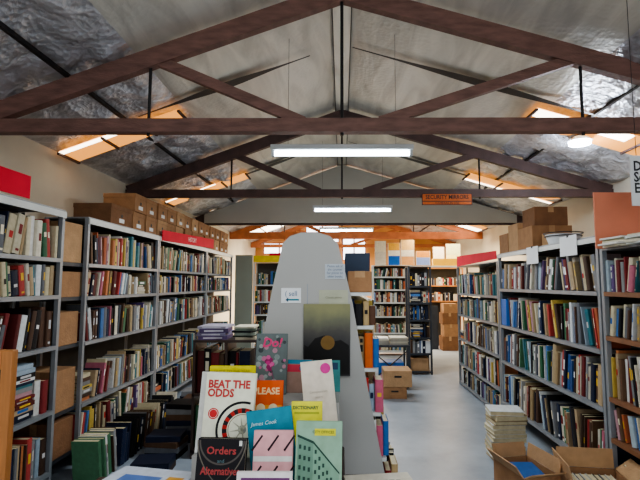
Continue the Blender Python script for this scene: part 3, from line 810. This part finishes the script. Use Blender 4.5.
# loose piles on the floor in front of the third left bookcase
for j, (x, yy, n_) in enumerate(((-1.44, 4.85, 6), (-1.62, 5.35, 5), (-1.45, 3.75, 2), (-1.48, 4.1, 4), (-1.14, 4.62, 6), (-1.46, 4.5, 7))):
    z = 0.0003
    for i in range(n_):
        th = random.uniform(.04, .06); mb = MB(); kk, cc = pick(dict(grey=3, brown=2, black=4, navy=3))
        mb.box((-.14, -.11, 0), (.14, .11, th), [cc, cc, cc, cc, cc, cc], Matrix.Rotation(random.uniform(-.15, .15), 4, 'Z'))
        o = mb.build('book', PAINT, None, (x, yy, z)); z += th+.0005
        tag(o, '%s book %s up in the %s floor pile by the left bookcases' % (kk, ordw(i+1), ('fourth', 'farthest', 'nearest', 'second', 'third', 'tallest')[j]), 'book', 'floor piles by the left bookcases')

# ------------------------------------------------------------ tall grey gondola in the middle
GY = 2.2
outline = [at(x, y_, GY) for x, y_ in ((338, 244), (330, 236), (318, 232.5), (301, 232.5), (290, 236), (283, 243), (273, 285), (262, 340), (250, 400), (237, 470))]
outline += [Vector((-.62, GY, .0)), Vector((.30, GY, .0))]
outline += [at(x, y_, GY) for x, y_ in ((384, 470), (372, 410), (362, 358), (353, 305), (346, 275))]
g = empty('display_gondola', (-.15, GY, 0), 'tall grey two-sided book display with rounded end panel in the middle', 'display stand')
mb = MB(); n = len(outline); vs = [p-Vector((-.15, GY, 0)) for p in outline]
mb.add(vs+[v+Vector((0, .025, 0)) for v in vs], [tuple(range(n))[::1], tuple(range(2*n-1, n-1, -1))]+[(i, i+n, (i+1) % n+n, (i+1) % n) for i in range(n)])
ep = mb.build('end_panel', M['panel'], g)
bpy.context.view_layer.update()
MB().box((-.013, -.002, .75), (-.008, -.0002, 1.43)).build('panel_seam', M['steel'], g)
GL = 1.75
lvls = [(.12, .31), (.40, .255), (.64, .215), (.84, .19), (1.04, .172), (1.235, .158), (1.39, .15)]
g0 = -.15
for (z, xr) in lvls:
    MB().box((.02-g0-.02, .03, z-.016), (xr-g0-.012, GL, z)).build('shelf_board', M['steel_white'], g)
    xl = -.16-(1.45-z)*.33
    MB().box((xl-g0, .03, z-.02), (-.07-g0, GL, z)).build('shelf_board', M['steel_white'], g)
MB().box((-.06-g0, .03, 0), (-.03-g0, GL, 1.6)).build('spine_panel', M['panel'], g)
for z, xr in lvls: pass
MB().box((-.60-g0, .03, .0), (.30-g0, GL, .06)).build('base', M['steel_dark'], g)
NB1 = len(BOOKS)
gm = dict(white=5, orange=3, brown=3, tan=4, black=4, blue=3, cream=5, yellow=1.5, pink=2); gm['pale blue'] = 2
for i, (z, xr) in enumerate(lvls):
    top = lvls[i+1][0] if i+1 < len(lvls) else 1.60
    sp = top-z-.025
    if i == len(lvls)-1: continue
    row(('x', 'display'), (xr+.0, GY+GL-.02, z+.0008), RU, LW, GL-.26, sp, hmean=sp*.92, hvar=.02, tmean=.028, mix=gm, depth=.12, inset=-.01, gaps=0, piles=0, leanp=0)
sel = [b for b in BOOKS[NB1:]]
st = MB()
# end of each level: a few books turned with their spines toward the camera
gcols = [('white', 'black', 'cream', 'tan'), ('orange', 'black', 'dark red', 'tan'), ('black', 'white', 'pink', 'blue'), ('black', 'red', 'pale blue', 'pink'), ('brown', 'tan', 'orange', 'blue'), ('navy', 'black', 'tan', 'brown')]
for i, (z, xr) in enumerate(lvls[:-1]):
    sp = lvls[i+1][0]-z-.03; x = xr-.125
    for j, kk in enumerate(gcols[i]):
        th = (.03, .026, .038, .028)[(i+j) % 4]; hgt = sp*(.97, .8, .9, .72, .86)[(i*2+j) % 5]
        cc = srgb(PAL[kk][0]); mb = MB()
        it = dict(flat=False, u=0, t=th, d=.13, h=hgt, z=0, col=cc, lean=0, w=0, U=Vector((1, 0, 0)), W=Vector((0, -1, 0)), marks=spine_marks(cc))
        emit_book(mb, it, Vector((-th/2, 0, 0)), True)
        o = mb.build('book', PAINT, None, (x+th/2, GY+.035+.012*((i+j) % 3), z+.0008)); x += th+.0015
        tag(o, '%s book end, %s from left, %s shelf right of the grey panel' % (kk, ordw(j+1), ORDS[6-i]), 'book', 'end books on the right of the grey display')
for b in sel:
    # nearest few per level are individual
    ynear = b['o'].y-b['u']-b['t']
    if False:
        base = b['o']+b['U']*(b['u']+b['t']/2)+b['W']*(b['w']-b['d']/2)
        mb = MB(); emit_book(mb, b, b['o']-base, True); ob = mb.build('book', PAINT, None, base)
        rr = sorted([x for x in sel if abs(x['o'].z-b['o'].z) < .01], key=lambda x: -(x['u']+x['t']))
        lv = 6-[q[0] for q in lvls].index(min([q[0] for q in lvls], key=lambda q: abs(q-b['o'].z)))
        tag(ob, '%s book %s behind the grey panel, %s shelf of the display\'s right side' % (b['k'], ordw(rr.index(b)+1), ORDS[min(6, lv)]), 'book', 'books on the right side of the grey display')
    else: emit_book(st, b, b['o'], False)
NB2 = len(BOOKS)
for i, (z, xr) in enumerate(lvls[:-1]):
    sp = lvls[i+1][0]-z-.025; xl = -.16-(1.45-z)*.33
    row(('x', 'display'), (xl+.015, GY+.04, z+.0008), LU, (-1, 0, 0), GL-.06, sp, hmean=sp*.9, hvar=.02, tmean=.03, depth=.12, inset=.02, gaps=0, piles=0, leanp=0)
for b in BOOKS[NB2:]: emit_book(st, b, b['o'], False)
o = st.build('books', PAINT); tag(o, 'rows of books along both sides of the grey display', 'books', kind='stuff')
# boxes at the top of its right side
carton('cardboard_box', (.085, GY+.12, 1.3908), (.115, .14, .10), M['card'], 'small brown carton at the top right of the grey display')
carton('storage_box', (.08, GY+.34, 1.3908), (.13, .2, .20), M['navy'], 'navy box behind the small carton on the grey display', tape=False)
# a few books leaning out of the aisle side, covers seen
# notices and poster on the panel
def notice(px0, py0, px1, py1, m, lab, name='paper_notice', cat='notice', Y=GY-.004):
    a = at(px0, py1, Y); b = at(px1, py0, Y)
    t = empty(name, (a.x, Y, a.z), lab, cat)
    MB().box((0, 0, 0), (b.x-a.x, .0025, b.z-a.z)).build('sheet', m, t)
    return t, b.x-a.x, b.z-a.z
t, w, h = notice(281, 288, 301, 303, M['white'], 'small white card with blue lettering and an underline on the grey panel')
text('( sell', .034, ink('4a6a8a'), 'lettering', t, (w*.5, -.001, h*.62), sx=.9)
mb = MB(); mb.rect(w*.3, h*.16, w*.9, h*.27, -.0008, srgb('1f7a8c')); mb.poly([(w*.22, h*.21), (w*.36, h*.06), (w*.36, h*.38)], -.0008, srgb('1f5a7c')); mb.build('arrow', PAINT, t)
t, w, h = notice(325, 264, 345, 279, mat('faded_paper', 'b4bcc2', .6), 'pale paper slip of small print at the upper right of the grey panel')
for i in range(4): text(('Please ask at', 'the counter', 'for prices on', 'older books')[i], .017, ink('5a6c84'), 'lettering', t, (w*.5, -.001, h*(.86-.23*i)), sx=.85)
t, w, h = notice(319, 290, 348, 305, mat('yellowed_paper', 'a8aa94', .6), 'faded olive paper strip directly above the dark poster')
text('Classic prints', .014, ink('7c7e66'), 'lettering', t, (w*.5, -.001, h*.5))
def poster_mat():
    m, nt, b = newmat('dark_olive_print')
    tc = nt.nodes.new('ShaderNodeTexCoord'); sp = nt.nodes.new('ShaderNodeSeparateXYZ'); nt.links.new(tc.outputs['Object'], sp.inputs[0])
    n = nt.nodes.new('ShaderNodeTexNoise'); n.inputs['Scale'].default_value = 9; n.inputs['Detail'].default_value = 4
    nt.links.new(tc.outputs['Object'], n.inputs['Vector'])
    ma = nt.nodes.new('ShaderNodeMath'); ma.operation = 'MULTIPLY_ADD'; ma.inputs[1].default_value = .16
    nt.links.new(n.outputs['Fac'], ma.inputs[0]); nt.links.new(sp.outputs['Z'], ma.inputs[2])
    r = nt.nodes.new('ShaderNodeValToRGB'); r.color_ramp.elements[0].position = 0; r.color_ramp.elements[0].color = (*srgb('15161a'), 1)
    r.color_ramp.elements[1].position = .40; r.color_ramp.elements[1].color = (*srgb('7c7c50'), 1)
    for p_, c_ in ((.20, '191a1e'), (.27, '3a3830'), (.33, '5a5c44')):
        e = r.color_ramp.elements.new(p_); e.color = (*srgb(c_), 1)
    nt.links.new(ma.outputs[0], r.inputs[0]); nt.links.new(r.outputs[0], b.inputs['Base Color']); b.inputs['Roughness'].default_value = .35
    return m
a = at(303, 376, GY-.012); b = at(350, 304, GY-.012)
t = empty('art_poster', (a.x, GY-.012, a.z), 'dark olive art print on the grey panel behind the cover display', 'poster')
w, h = b.x-a.x, b.z-a.z
MB().box((0, 0, 0), (w, .004, h)).build('print', poster_mat(), t)
mb = MB()
mb.poly([(w*.02, h*.02), (w*.98, h*.02), (w*.98, h*.42), (w*.8, h*.5), (w*.62, h*.47), (w*.45, h*.56), (w*.25, h*.52), (w*.1, h*.40), (w*.02, h*.43)], -.0007, srgb('1b1a1a'))
mb.ring((w*.52, h*.46), 0, w*.15, -.0010, n=20, col=srgb('7c6034'))
mb.build('painted_shapes', PAINT, t)

# ------------------------------------------------------------ front table with faced-out books
TZ = .72
t = empty('display_table', (-.28, 1.65, 0), 'front table under the faced-out books', 'table')
MB().box((-.22, -.5, TZ-.03), (.29, .49, TZ)).build('tabletop', M['wood_dark'], t, bevel=.005)
MB().box((-.62, -.5, TZ-.03), (-.221, .16, TZ)).build('table_leaf', M['wood_dark'], t, bevel=.005)
MB().box((.291, -.5, TZ-.03), (.51, .19, TZ)).build('table_leaf', M['wood_dark'], t, bevel=.005)
for x in (-.19, .26):
    for yy in (-.46, .44): MB().box((x-.02, yy-.02, 0), (x+.02, yy+.02, TZ-.031)).build('leg', M['wood_dark'], t)
t = empty('book_riser', (-.30, 1.62, TZ+.0005), 'stepped grey riser holding the faced-out books', 'display stand')
MB().box((-.20, 0, 0), (.29, .17, .14)).build('step', M['panel'], t)
MB().box((-.20, .171, 0), (.29, .50, .27)).build('step', M['panel'], t)
def cover_book(name, cx, zb, y, w, h, th, col, lab, tilt=-10, roll=0, yaw=0, cat='book', group='faced-out books on the front display'):
    t = empty(name, (cx, y, zb), lab, cat, group, rot=(R(tilt), R(roll), R(yaw)))
    mb = MB()
    c = srgb(col)
    mb.box((-w/2, 0, 0), (w/2, .002, h), c); mb.box((-w/2, th-.002, 0), (w/2, th, h), c); mb.box((-w/2, .0021, 0), (-w/2+.002, th-.0021, h), c)
    mb.build('cover', PAINT, t)
    MB().box((-w/2+.0025, .0022, .003), (w/2-.004, th-.0022, h-.003)).build('page_block', M['cream'], t)
    return t
def top_of(py, Y): return at(342, py, Y).z
def px_to(cx0, cx1, Y): 
    Y -= .035; a = (cx0-342)/F*Y; b = (cx1-342)/F*Y; return (a+b)/2, b-a
# beat the odds
Y = 1.655; cx, w = px_to(205, 254, Y); zb = TZ+.1415; h = top_of(373, Y)-zb+.004
b1 = cover_book('book', cx, zb, Y-.045, w, h, .028, 'e3e4cf', 'pale gambling book with red title and roulette wheel, centre left of display', roll=1.5)
text('BEAT THE\nODDS', .036, ink('b02a26'), 'title_lettering', b1, (-w/2+.008, -.0008, h*.80), align='LEFT', sx=.90, bold=.0014)
mb = MB(); cc = (w*.30, h*.32)
mb.ring(cc, .082, .090, -.0006, 75, 250, col=srgb('15151a')); 
for i in range(18):
    a0 = 60+i*12
    if a0 < 262: mb.ring(cc, .052, .068, -.0006, a0, a0+12, 3, col=srgb('b02a26') if i % 2 else srgb('2a2024'))
mb.ring(cc, .0465, .049, -.0006, 0, 360, col=srgb('8a7a60')); mb.ring(cc, 0, .014, -.0006, 0, 360, col=srgb('8c9088'))
for a in range(0, 360, 45):
    t_ = R(a+10); mb.poly([(cc[0]+.045*math.cos(t_), cc[1]+.045*math.sin(t_)), (cc[0]+.004*math.cos(t_+1.57), cc[1]+.004*math.sin(t_+1.57)), (cc[0]-.004*math.cos(t_+1.57), cc[1]-.004*math.sin(t_+1.57))], -.0007, srgb('a8a894'))
# keep the wheel on the cover
mb2 = MB()
for f, c in zip(mb.f, mb.c):
    ps = [mb.v[i] for i in f]
    if max(p[0] for p in ps) < w/2-.002: mb2.add(ps, [tuple(range(len(ps)))], c)
mb2.build('wheel_picture', PAINT, b1)
mb = MB(); mb.ring((-w*.30, h*.50), 0, .018, -.0007, col=srgb('c03030')); mb.ring((-w*.30, h*.50), .013, .0145, -.0009, col=srgb('e8d8d0')); mb.build('red_badge', PAINT, b1)
# white-edged backing volume to its left
cxx, ww = px_to(200, 249, Y+.03)
b2 = cover_book('book', cxx, zb, Y-.012, ww, h*.985, .03, 'cfd0cc', 'plain white volume just behind the gambling book', roll=1.5)
# yellow card behind
cxx, ww = px_to(210, 255, 1.76)
b3 = cover_book('book', cxx, zb+.0, 1.742, ww, top_of(366, 1.76)-zb, .02, 'd8d028', 'bright yellow book peeping above the gambling book', tilt=-3)
text('GUIDE TO THE YEAR', .014, ink('a89c20'), 'title_lettering', b3, (0, -.0008, top_of(371, 1.76)-zb), sx=1)
# orders and alternatives
Y = 1.46; cx, w = px_to(197, 245, Y); zb0 = TZ+.0015; h = top_of(439, Y)-zb0
b4 = cover_book('book', cx, zb0, Y-.03, w, h, .03, '16151a', 'black book with dark red title at the front left', roll=1)
text('Orders', .03, ink('a03230'), 'title_lettering', b4, (0, -.001, h*.86), bold=.0006)
text('and', .015, ink('4a6a70'), 'title_lettering', b4, (0, -.001, h*.745))
text('Alternatives', .03, ink('a03230'), 'title_lettering', b4, (0, -.001, h*.63), sx=.80, bold=.0006)
mb = MB()
for s_ in (-1, 1):
    mb.ring((0, h*.98), .064, .069, -.0006, 180 if s_ < 0 else 270, 270 if s_ < 0 else 360, 14, col=srgb('55504c'))
    for q in range(10):
        z0_ = h*(.98-.045*q); z1_ = h*(.98-.045*(q+1)); x0_ = s_*(.075-.0009*q*q*.6); x1_ = s_*(.075-.0009*(q+1)**2*.6)
        mb.poly([(x0_, z0_), (x0_-s_*.004, z0_), (x1_-s_*.004, z1_), (x1_, z1_)], -.0006, srgb('6a655c'))
mb.rect(w*.36, h*.92, w*.42, h*.98, -.0008, srgb('d8dcd8')); mb.build('laurel_picture', PAINT, b4)
# pink book
Y = 1.50; cx, w = px_to(254, 293, Y); h = top_of(431, Y)-zb0
b5 = cover_book('book', cx, zb0, Y-.03, w, h, .022, 'dfa9ad', 'pink book with black diagonal strokes at the front centre')
mb = MB()
mb.rect(-w/2+.001, h*.655, w/2-.001, h*.715, -.0006, srgb('dfe0dc'))
for zc in (h*.87, h*.53, h*.2):
    for xc in (-.05, 0, .05):
        mb.poly([(xc-.018, zc-.022), (xc-.013, zc-.026), (xc+.018, zc+.018), (xc+.014, zc+.022)], -.0007, srgb('2a1c24'))
mb.build('cover_pattern', PAINT, b5)
# green building book
Y = 1.48; cx, w = px_to(295, 341, Y); h = top_of(422, Y)-zb0
b6 = cover_book('book', cx, zb0, Y-.03, w, h, .024, '8fb29a', 'green book picturing an office block with a yellow title strip, front right', roll=.8)
mb = MB(); dk_ = srgb('2c4a42'); lt = srgb('a8c8ae')
mb.rect(-w*.10, h*.86, w*.36, h*.93, -.0008, srgb('d6d23a'))
mb.poly([(-w*.46, h*.84), (-w*.12, h*.78), (-w*.12, 0.01), (-w*.46, 0.01)], -.0006, srgb('6f9480'))
mb.poly([(-w*.12, h*.78), (w*.44, h*.48), (w*.44, 0.01), (-w*.12, 0.01)], -.0006, srgb('7ea68e'))
mb.poly([(-w*.47, h*.87), (-w*.12, h*.805), (w*.45, h*.505), (w*.45, h*.485), (-w*.12, h*.78), (-w*.47, h*.845)], -.0009, dk_)
for r_ in range(7):
    for c_ in range(3):
        x = -w*.43+c_*w*.10; z = h*(.77-.10*r_)-c_*.003
        mb.rect(x, z-.012, x+w*.05, z, -.0010, dk_)
    for c_ in range(6):
        x = -w*.09+c_*w*.085; f = .72-.066*c_
        z = h*f*(1-r_*.135)
        if z > .02: mb.rect(x, z-.011, x+w*.045, z, -.0010, dk_)
mb.build('building_picture', PAINT, b6)
text('CITY OFFICES', .011, ink('5a6a30'), 'title_lettering', b6, (w*.09, -.0014, h*.895))
# yellow book behind green
Y = 1.575; cx, w = px_to(291, 322, Y); h = top_of(402, Y)-zb0
b7 = cover_book('book', cx, zb0, Y-.03, w, h, .016, 'e2de3c', 'lemon yellow book behind the green building book')
text('DICTIONARY', .014, ink('3a5a40'), 'title_lettering', b7, (-.004, -.001, h*.94), bold=.0004)
mb = MB(); mb.rect(-w*.4, h*.88, w*.4, h*.9, -.0006, srgb('a8b038')); mb.build('rule', PAINT, b7)
# teal tilted book
Y = 1.60; cx, w = px_to(262, 306, Y); h = top_of(410, Y)-zb0
b8 = cover_book('book', cx-.006, zb0+.016, Y-.07, w, h, .014, '1d87a0', 'teal blue book leaning sideways behind the pink book', roll=-8, tilt=-8)
text('James Cook', .017, ink('bfe0e4'), 'title_lettering', b8, (-.02, -.001, h*.86), shear=.3)
# orange PLEASE book
Y = 1.74; cx, w = px_to(250, 283, Y); zb1 = TZ+.1415; h = top_of(380, Y)-zb1
b9 = cover_book('book', cx, zb1, Y-.03, w, h, .018, 'd95a20', 'orange book with large pale PLEASE lettering')
text('PLEASE', .032, ink('eec890'), 'title_lettering', b9, (0, -.001, h*.83), sx=.96, bold=.001)
mb = MB(); mb.rect(-w*.48, h*.4, w*.48, h*.62, -.0006, srgb('e09a3c')); mb.ring((-w*.15, h*.57), 0, .016, -.0008, col=srgb('e8d8b0')); mb.ring((w*.22, h*.57), 0, .016, -.0008, col=srgb('e8d8b0')); mb.build('cover_picture', PAINT, b9)
# floral Do! book on the upper step
zb2 = TZ+.2715
Y = 1.95; cx, w = px_to(256, 287, Y); h = top_of(333, Y)-zb2
b10 = cover_book('book', cx, zb2, Y-.03, w, h, .02, '5f6a6a', 'grey floral book with magenta title below the white card')
mb = MB(); random.seed(5)
for i in range(38):
    x, z = random.uniform(-w*.44, w*.44), random.uniform(h*.04, h*.95); r_ = random.uniform(.005, .012)
    if abs(z-h*.62) < .001: continue
    mb.ring((x, z), 0, r_, -.0005-.00001*i, n=8, col=srgb(random.choice(('7d8a88', '8e9694', '3c4446', 'b06a8a', '4a5654', 'a8808e'))))
for i in range(14):
    a = random.uniform(0, 6.28); q = random.uniform(0, .024)
    mb.ring((q*math.cos(a), h*.52+q*math.sin(a)*1.2), 0, .009, -.0010-.00001*i, n=7, col=srgb(random.choice(('b8327a', '8e2460', 'c85a92'))))
mb.bar((0, -.0013, h*.42), (.012, -.0013, h*.25), .0006, .008, srgb('b8327a'))
mb.build('flower_picture', PAINT, b10)
text("Do!", .05, ink('c82868'), 'title_lettering', b10, (0, -.0025, h*.84), bold=.0012, shear=.25)
random.seed(23)
# blue/pink-brown book and dark teal book behind the cream one
Y = 1.97; cx, w = px_to(287, 312, Y); h = top_of(359, Y)-zb2
b11 = cover_book('book', cx, zb2, Y-.02, w, h, .018, '8f7468', 'brownish book with blue and red head between the floral and cream books', roll=1)
mb = MB(); mb.rect(-w/2+.001, h*.86, w/2-.001, h*.99, -.0006, srgb('2f7890')); mb.rect(-w/2+.001, h*.62, w/2-.001, h*.84, -.0006, srgb('b8384a')); mb.ring((w*.1, h*.73), 0, .012, -.0008, col=srgb('3c4a78')); mb.build('cover_picture', PAINT, b11)
Y = 1.985; cx, w = px_to(313, 340, Y); h = top_of(360, Y)-zb2
b12 = cover_book('book', cx, zb2, Y-.015, w, h, .02, '3c8080', 'dark teal book behind the cream tilted book')
mb = MB(); mb.rect(w*.2, h*.70, w*.42, h*.92, -.0006, srgb('24405c')); mb.build('cover_picture', PAINT, b12)
# cream tilted book with pink dot
Y = 1.80
a = at(311, 426, Y)
b13 = cover_book('book', (324-342)/F*Y, TZ+.1425+.012, Y-.055, .117, .275, .02, 'ddd3c4', 'cream book with a round pink sticker, tilted to the left', roll=-6, tilt=-8)
mb = MB(); mb.ring((.032, .245), 0, .019, -.0007, col=srgb('cc3f92')); mb.build('pink_sticker', PAINT, b13)
text('Contemporary', .011, ink('b8aea0'), 'title_lettering', b13, (0, -.001, .165))
text('ESSAYS', .009, ink('b8aea0'), 'title_lettering', b13, (0, -.001, .145))
# purple-edged book at the very front
Y = 1.33; cx, w = px_to(237, 292, Y); h = top_of(473.5, Y)-zb0
b14 = cover_book('book', cx, zb0, Y-.02, w, h, .02, 'e0dcdc', 'white and purple book at the bottom front of the display')
mb = MB(); mb.rect(-w*.42, h*.2, w*.46, h*.93, -.0006, srgb('6a3a6a')); mb.rect(-w*.3, h*.84, w*.3, h*.89, -.0008, srgb('c8b8cc')); mb.build('cover_picture', PAINT, b14)
# book lying at the front right, and colourful magazine at the front left
def flat_cover(name, cx, cy, z, w, d, th, rot, col, lab, art=None):
    t = empty(name, (cx, cy, z), lab, 'magazine', rot=(0, 0, R(rot)))
    MB().box((-w/2, -d/2, 0), (w/2, d/2, th), srgb(col)).build('cover', PAINT, t)
    return t
t = flat_cover('magazine', .145, 1.66, TZ+.001, .24, .30, .012, 8, 'cdc8b8', 'pale booklet lying flat at the right corner of the front table')
text('NOTES', .05, ink('9c9484'), 'title_lettering', t, (0, .07, .0125), rot=(0, 0, 0))
t = flat_cover('magazine', -.71, 1.66, TZ+.001, .30, .34, .02, -12, 'c9d0dc', 'colourful magazine lying flat left of the black book')
mb = MB()
for (x0, y0_, x1, y1_, c) in ((-.12, -.10, -.02, .02, 'b84a50'), (-.01, -.09, .12, .0, 'e8e4e0'), (-.10, .04, .05, .1, '5a7ab8'), (.07, .03, .13, .11, 'd8a040'), (-.06, -.05, .03, .05, '8a5a8a')):
    mb.add([(x0,y0_,.0206),(x1,y0_,.0206),(x1,y1_,.0206),(x0,y1_,.0206)], [(0,1,2,3)], srgb(c))
mb.build('cover_picture', PAINT, t)

# ------------------------------------------------------------ foreground left wooden frame
Y = 1.75
a = at(0, 350, Y); b = at(6, 480, Y)
zt_ = a.z
t = empty('wooden_stand', (at(15, 350, Y).x-.055, Y, 0), 'orange pine framed easel board at the lower left edge', 'easel')
sh = .055/ .6
def slab(x0, x1, z0, z1, y0, y1, nm, m):
    mb = MB(); vs = [(x+z*0, yy, z) for z in (z0, z1) for (x, yy) in ((x0, y0), (x1, y0), (x1, y1), (x0, y1))]
    mb.add(vs, [(0,3,2,1),(4,5,6,7),(0,1,5,4),(1,2,6,5),(2,3,7,6),(3,0,4,7)]); mb.build(nm, m, t, bevel=.003)
slab(.015, .055, 0, zt_, -.02, .012, 'post', M['wood']); slab(-.50, -.46, 0, zt_, -.02, .012, 'post', M['wood'])
slab(-.459, .014, zt_-.07, zt_, -.02, .012, 'rail', M['wood']); slab(-.459, .014, .3, .36, -.02, .012, 'rail', M['wood'])
slab(-.459, .014, .361, zt_-.071, -.008, .006, 'panel', M['wood_dark'])

# ------------------------------------------------------------ lower right: open cartons, piles
def open_box(p, s, rot, lab, flaps, m=None):
    t = empty('cardboard_box', p, lab, 'box', 'open cartons in front of the right bookcases', rot=(0, 0, R(rot)))
    w, d, h = s; m = m or M['card']
    mb = MB(); k = .006
    mb.box((-w/2, -d/2, 0), (w/2, d/2, k)); mb.box((-w/2, -d/2, k), (w/2, -d/2+k, h)); mb.box((-w/2, d/2-k, k), (w/2, d/2, h))
    mb.box((-w/2, -d/2+k, k), (-w/2+k, d/2-k, h)); mb.box((w/2-k, -d/2+k, k), (w/2, d/2-k, h)); mb.build('carton_body', m, t)
    for (side, ang) in flaps:
        L = .5*min(w, d)
        if side in 'LR':
            sg = -1 if side == 'L' else 1
            mx = Matrix.Translation((sg*w/2, 0, h+.002)) @ Matrix.Rotation(R(ang)*sg, 4, 'Y')
            f = MB().box((-.003, -d/2+.005, 0), (.003, d/2-.005, L*.7), mx=mx)
        else:
            sg = -1 if side == 'N' else 1
            mx = Matrix.Translation((0, sg*d/2, h+.002)) @ Matrix.Rotation(-R(ang)*sg, 4, 'X')
            f = MB().box((-w/2+.005, -.003, 0), (w/2-.005, .003, L*.7), mx=mx)
        f.build('flap', M['card_light'], t)
    return t
open_box((1.14, 3.05, 0), (.24, .34, .30), 12, 'open carton with a blue item inside, left of the two by right bookcases', (('L', 35), ('N', 60), ('F', 15), ('R', 10)))
open_box((1.485, 2.88, 0), (.34, .32, .30), -8, 'wide open carton of paperbacks, right of the two by right bookcases', (('L', 12), ('R', 55), ('F', 8), ('N', 150)))
mb = MB().box((-.09, -.13, 0), (.09, .13, .08), srgb('2e5c9a')); o = mb.build('folder_box', PAINT, None, (1.14, 3.05, .2001)); tag(o, 'blue box file on top inside the left open carton', 'box')
o = MB().box((-.095, -.13, 0), (.095, .13, .19), srgb('26282c')).build('folder_box', PAINT, None, (1.14, 3.05, .0075)); tag(o, 'black box file under the blue one in the left open carton', 'box')
for i in range(8):
    kk, cc = pick(dict(white=3, grey=2, cream=3, black=1)); mb = MB()
    emit_book(mb, dict(flat=False, u=0, t=.032, d=.25, h=.27, z=0, col=cc, lean=0, w=0, U=Vector((1, 0, 0)), W=Vector((0, -1, 0)), marks=[]), Vector((-.016, -.125, 0)), True)
    o = mb.build('book', PAINT, None, (1.485-.14+i*.036, 2.88-(i-3.5)*.0053+.0, .0075)); o.rotation_euler.z = R(-8)
    tag(o, '%s book standing in the right open carton, %s from its left side' % (kk, ordw(i+1)), 'book', 'books in the right open carton')
# pile on the floor
z = .0003
for i in range(11):
    th = random.uniform(.03, .042); mb = MB(); kk, cc = pick(dict(cream=6, grey=2, tan=3, white=2))
    rm = Matrix.Rotation(random.uniform(-.12, .12), 4, 'Z')
    mb.box((-.135, -.11, 0), (.135, .11, .003), cc, rm); mb.box((-.135, -.11, th-.003), (.135, .11, th), cc, rm); mb.box((-.13, -.106, .003), (.13, .106, th-.003), PAGE, rm)
    o = mb.build('book', PAINT, None, (1.36+random.uniform(-.015, .015), 4.05, z)); z += th+.0005
    tag(o, '%s volume %s up in the tall pile by the right bookcases' % (kk, ordw(i+1)), 'book', 'tall floor pile by the right bookcases')

# ------------------------------------------------------------ light, camera
w = bpy.data.worlds.new('World'); bpy.context.scene.world = w; w.use_nodes = True
w.node_tree.nodes['Background'].inputs[0].default_value = (.93, .95, 1, 1)
w.node_tree.nodes['Background'].inputs[1].default_value = .95
for (x, yy, e, c) in ((0, 12.3, 260, (1, .80, .55)), (2.1, 9.9, 60, (1, .8, .55))):
    L = bpy.data.lights.new('warm_fill', 'AREA'); L.size = 1.5; L.energy = e; L.color = c  # added warm fill to brighten the far end, no fitting modelled
    lo = bpy.data.objects.new('warm_fill', L); C.objects.link(lo); lo.location = (x, yy, H+1.0)
cam = bpy.data.cameras.new('camera'); co = bpy.data.objects.new('camera', cam); C.objects.link(co)
cam.sensor_width = 36; cam.lens = F/640*36; cam.clip_start = .05
cam.shift_x = -19/640
yaw = math.atan(3/470)
co.location = (0, 0, H); co.rotation_euler = (math.pi/2+TH, 0, yaw)
bpy.context.scene.camera = co
sc = bpy.context.scene
sc.view_settings.view_transform = 'AgX'; sc.view_settings.look = 'AgX - Medium High Contrast'; sc.view_settings.exposure = .72
sc.cycles.use_denoising = True; sc.cycles.max_bounces = 8
